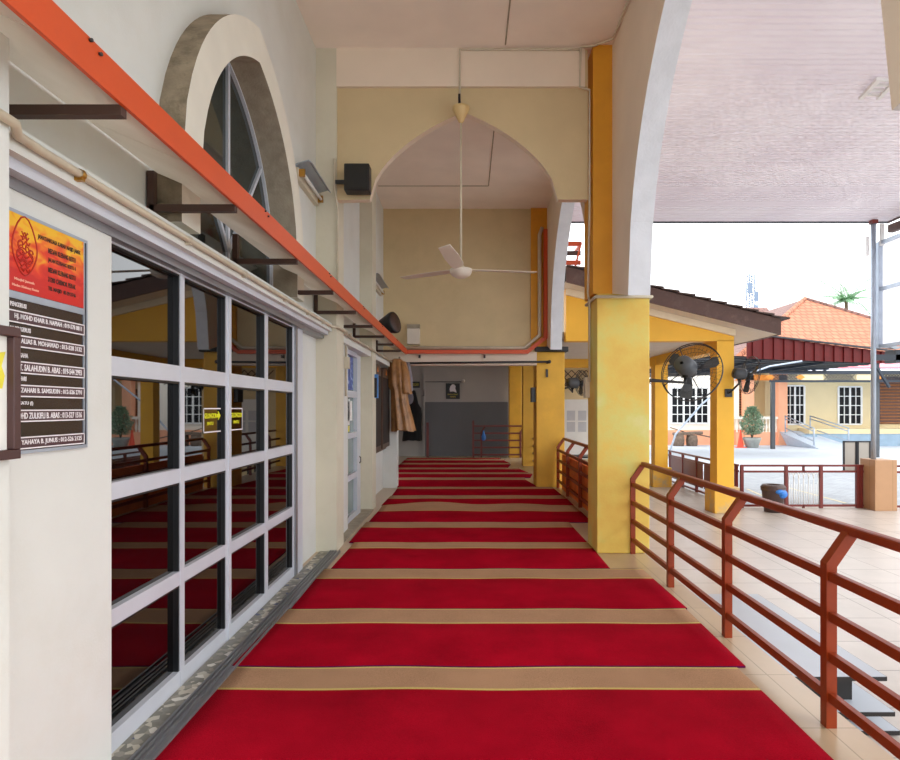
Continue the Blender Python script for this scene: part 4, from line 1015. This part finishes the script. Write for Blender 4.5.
while x < x1-.5:
    m = k % 4
    if m in (0, 2):
        for q in range(9):
            b.beam((x+q*.16, Yb, 3.06), (x+q*.16+.32, Yb, 3.38), .035, .03).beam((x+q*.16+.32, Yb, 3.06), (x+q*.16, Yb, 3.38), .035, .03)
        if m == 0: d.prism([(x-.25, Yb-.02, 3.22), (x, Yb-.02, 3.36), (x+.25, Yb-.02, 3.22), (x, Yb-.02, 3.08)], (0, .04, 0)); d.prism([(x+1.35, Yb-.02, 3.22), (x+1.6, Yb-.02, 3.36), (x+1.85, Yb-.02, 3.22), (x+1.6, Yb-.02, 3.08)], (0, .04, 0))
        x += 1.65
    else: c.box(x+.05, x+1.15, Yb-.01, Yb+.01, 3.07, 3.37); x += 1.2
    k += 1
b.build('lattice', m_navy, t); c.build('infill_plate', m_creamh, t); d.build('diamond', m_ornor, t)
for x in (16.05, 25.5): B().box(x-.09, x+.09, Yb-.09, Yb+.09, -.56, 2.95).build('post', m_dkgrey, t)
# carport
t = thing('carport', 'dark zinc carport with maroon ribbed front board across the lot', 'carport', (13, 27, -.56))
A, Bq, Cq, D = Vector((6.0, 23.4, 3.72)), Vector((18.2, 26.1, 3.52)), Vector((16.2, 31.0, 3.42)), Vector((6.0, 31.0, 3.05))
def carp(u, v, dz=0): return A.lerp(Bq, u).lerp(D.lerp(Cq, u), v) + Vector((0, 0, dz))
b = B(); n = 22
for i in range(n):
    v0, v1 = i/n, (i+1)/n; mi = 1 if i % 4 == 2 else 0; zz = .0 if i % 2 else .04
    q = [carp(0, v0, zz), carp(1, v0, zz), carp(1, v1, zz), carp(0, v1, zz)]; b.add(q + [p + Vector((0, 0, .05)) for p in q], [(0, 1, 2, 3), (7, 6, 5, 4), (0, 4, 5, 1), (1, 5, 6, 2), (2, 6, 7, 3), (3, 7, 4, 0)], mi)
b.build('roof_sheet', [m_zinc, m_zincl], t)
for v in (.5,):
    b = B(); b.beam(carp(0, v, -.02), carp(1, v, -.02), .08).beam(carp(0, v, -.16), carp(1, v, -.16), .08)
    for k in range(24): b.beam(carp(k/24, v, -.16 if k % 2 else -.02), carp((k+1)/24, v, -.02 if k % 2 else -.16), .05)
    b.build('truss', m_navy, t)
for u in (.25, .5, .75): B().beam(carp(u, 0, -.05), carp(u, 1, -.05), .08).build('purlin', m_navy, t)
P0, P1 = Vector((11.2, 24.0, 3.6)), Vector((18.2, 26.1, 3.56))
b = B(); n = 28
for i in range(n):
    a, c = P0.lerp(P1, i/n), P0.lerp(P1, (i+1)/n); h0, h1 = .95-.46*i/n, .95-.46*(i+1)/n; dy = -.05 if i % 2 else 0
    q = [a+Vector((0, dy, -.02)), c+Vector((0, dy, -.02)), c+Vector((0, dy, h1)), a+Vector((0, dy, h0))]; b.prism(q, (0, .05, 0))
b.build('front_board', m_maroon, t)
B().beam(P0+Vector((-.3, -.1, 1.0)), P1+Vector((.2, -.1, .53)), .16, .06).build('ridge_cap', m_blackm, t)
B().beam((17.6, 25.9, 3.5), (18.3, 26.0, 2.5), .10).build('brace', m_navy, t)
for u, v in ((.98, .03), (.02, .97), (.02, .03)):
    p = carp(u, v); B().box(p.x-.07, p.x+.07, p.y-.07, p.y+.07, -.56, p.z).build('post', m_dkgrey, t)
o = B().tube([(7.6, 23, -.56), (8.0, 23, .6), (9.0, 23, 1.75), (10.2, 23, 2.7), (11.6, 23, 3.2), (13.0, 23.3, 3.42)], .035, 8).build('curved_tube', m_galv); tag(o, 'curved pale steel tube rising behind the big wall fan', 'pole')
# pots, cone, logs, ramp
t = thing('potted_shrub', 'bushy sage green shrub in a grey pot by the porch', 'potted plant', (16.0, 32.6, -.56))
q = 32.6/600; px = (752-467)*q
B().lathe([(.01, -.56), (.30, -.56), (.42, -.16), (.46, -.12), (.46, .0), (.40, .0), (.38, -.08), (.01, -.08)], (px, 32.6, 0), 18).build('pot', m_pot, t)
b = B()
for k in range(7): a = k*.9; b.tube([(px, 32.6, -.1), (px+.12*cos(a), 32.6+.12*sin(a), .5), (px+.35*cos(a), 32.6+.35*sin(a), 1.1+.05*k)], [.03, .02, .01], 5)
b.build('stem', m_trunk, t)
b = B()
for k in range(1500):
    a = random.random()*2*pi; z = random.random(); r = (.22+.40*sin(pi*min(1, z*.9+.15)))*sqrt(random.random())
    c = Vector((px + r*cos(a), 32.6 + r*sin(a), .12 + z*1.48)); d = Vector((random.uniform(-1, 1), random.uniform(-1, 1), random.uniform(.1, 1))).normalized(); w = d.cross(Vector((0, .3, 1))).normalized()*.035
    b.add([c, c+d*.08+w, c+d*.19, c+d*.08-w], [(0, 1, 2, 3)])
b.build('foliage', m_leaf, t, recalc=False)
t = thing('traffic_cone', 'orange traffic cone beside the grey plant pot', 'cone', ((742-467)*q, 32.6, -.56))
cx = (740.5-467)*q
B().lathe([(.17, -.52), (.03, .42), (.01, .43)], (cx, 32.6, 0), 14).build('cone', m_cone, t); box('base', m_cone, (cx-.24, cx+.24, 32.36, 32.84, -.56, -.51), t)
t = thing('log_bench', 'rough grey log bench on stone blocks by the peach wall', 'bench', (12.4, 34, -.56))
B().beam((11.7, 34.0, .13), (13.3, 34.0, .20), .5, .16).build('plank', m_log, t, .04)
for x in (12.0, 12.75): B().lathe([(.01, -.56), (.30, -.56), (.33, -.2), (.28, .06), (.01, .08)], (x, 34.0, 0), 9).build('stone_block', m_log, t)
B().tube([(13.0, 34, .12), (13.8, 33.9, -.05), (14.4, 33.8, -.2)], .04, 6).tube([(11.5, 34, .5), (12.3, 34, .25)], .03, 5).build('branch', m_log, t)
t = thing('ramp', 'pale blue ramp with steel handrails up to the cream house', 'ramp', (19, 33, -.56))
B().prism([(18.3, 31.6, -.555), (20.6, 31.6, -.555), (20.6, 31.6, -.53), (18.3, 31.6, -.53)], (0, .02, 0)).add([(18.45, 31.4, -.55), (20.6, 31.4, -.55), (19.6, 34.8, .28), (18.0, 34.8, .28), (18.45, 34.8, -.56), (20.6, 34.8, -.56)], [(0, 1, 2, 3), (0, 3, 4), (1, 5, 2), (3, 2, 5, 4)]).build('ramp_slab', m_ramp, t)
for xa, ya, xb, yb in ((18.2, 34.3, 18.5, 32.0), (19.62, 34.3, 20.35, 32.0)):
    za, zb = .2, -.42; b = B()
    for dz in (.95, .78, .25): b.tube([(xa, ya, za+dz), (xb, yb, zb+dz)], .03, 6)
    for x, y, z in ((xa, ya, za), (xb, yb, zb)): b.tube([(x, y, z-.05), (x, y, z+.97)], .035, 6)
    b.build('handrail', m_galv, t)
# palm + tower
t = thing('palm_tree', 'feathery palm crown showing above the orange tiled roof', 'tree', (31.6, 50, -.56))
B().tube([(31.6, 50, -.56), (31.7, 50, 5), (31.6, 50, 10.6)], [.22, .17, .13], 8).build('trunk', m_trunk, t)
for k in range(15):
    a = 2*pi*k/15 + .2; el = .15 + .9*((k*7) % 5)/5; b = B(); pts = []
    for i in range(11):
        s = i/10; rr = 2.4*s*cos(el*(1-s*.6)); z = 10.6 + 2.8*s*sin(el) - 1.5*s*s*(1.2-el)
        pts.append(Vector((31.6+rr*cos(a), 50+rr*sin(a), z)))
    b.tube(pts, .03, 4)
    for i in range(1, 11):
        d = (pts[i]-pts[i-1]).normalized(); w = d.cross(Vector((0, 0, 1))).normalized()
        for s in (-1, 1):
            for off in (0, .5):
                p = pts[i-1].lerp(pts[i], off); e = p + (w*s*.7 + d*.35 + Vector((0, 0, -.25)))*.75*(1.15-i/11)
                b.add([p, p.lerp(e, .5)+d*.06, e, p.lerp(e, .5)-d*.06], [(0, 1, 2, 3)])
    b.build('frond', m_leaf2, t, recalc=False)
t = thing('radio_tower', 'distant thin lattice radio tower against the white sky', 'tower', (52, 110, -.66))
b = B()
for s in (-1, 1):
    for r in (-1, 1): b.beam((52+s*1.0, 110+r*1.0, -.66), (52+s*.45, 110+r*.45, 26), .14)
for k in range(18):
    z0, z1 = k*1.45, (k+1)*1.45; w0, w1 = 1-.55*z0/26, 1-.55*z1/26
    for r in (-1, 1): b.beam((52-w0, 110+r*w0, z0), (52+w1, 110+r*w1, z1), .09).beam((52+w0, 110+r*w0, z0), (52-w1, 110+r*w1, z1), .09)
b.build('mast', m_tower, t)
for k, (z, dx) in enumerate(((21, .6), (22.5, -.6), (18.5, .5))): B().box(52+dx-.35, 52+dx+.35, 108.9, 109.2, z, z+1.8).build('antenna', m_tower, t)
B().tube([(52.3, 110, 26), (52.3, 110, 27.2)], .05, 5).build('lightning_rod', m_tower, t)
SKY, SUN, EXPO = 2.0, .8, 0.55
# ================================================================== LIGHT + CAMERA
w = bpy.data.worlds.new('overcast_sky'); sc.world = w; w.use_nodes = True
bg = w.node_tree.nodes['Background']; bg.inputs[0].default_value = (.94, .97, 1.0, 1); bg.inputs[1].default_value = SKY
L_ = bpy.data.lights.new('hazy_sun', 'SUN'); L_.energy = SUN; L_.angle = radians(25); L_.color = (1, .95, .88)
so = bpy.data.objects.new('hazy_sun', L_); COL.objects.link(so)
d = Vector((-.62, .52, -.60)); so.rotation_euler = d.to_track_quat('-Z', 'Y').to_euler()
cd = bpy.data.cameras.new('camera'); cam = bpy.data.objects.new('camera', cd); COL.objects.link(cam)
cd.sensor_width = 36; cd.lens = 24; cd.clip_end = 400
cam.location = (0, 0, 1.6); cam.rotation_euler = (pi/2, 0, 0)
cd.shift_x = (450-467)/900; cd.shift_y = (408-380)/900
sc.camera = cam
vs_ = sc.view_settings; vs_.view_transform = 'Standard'; vs_.look = 'None'; vs_.gamma = 1; vs_.use_curve_mapping = False; vs_.exposure = EXPO
sc.cycles.max_bounces = 12; sc.cycles.diffuse_bounces = 8; sc.cycles.sample_clamp_indirect = 10
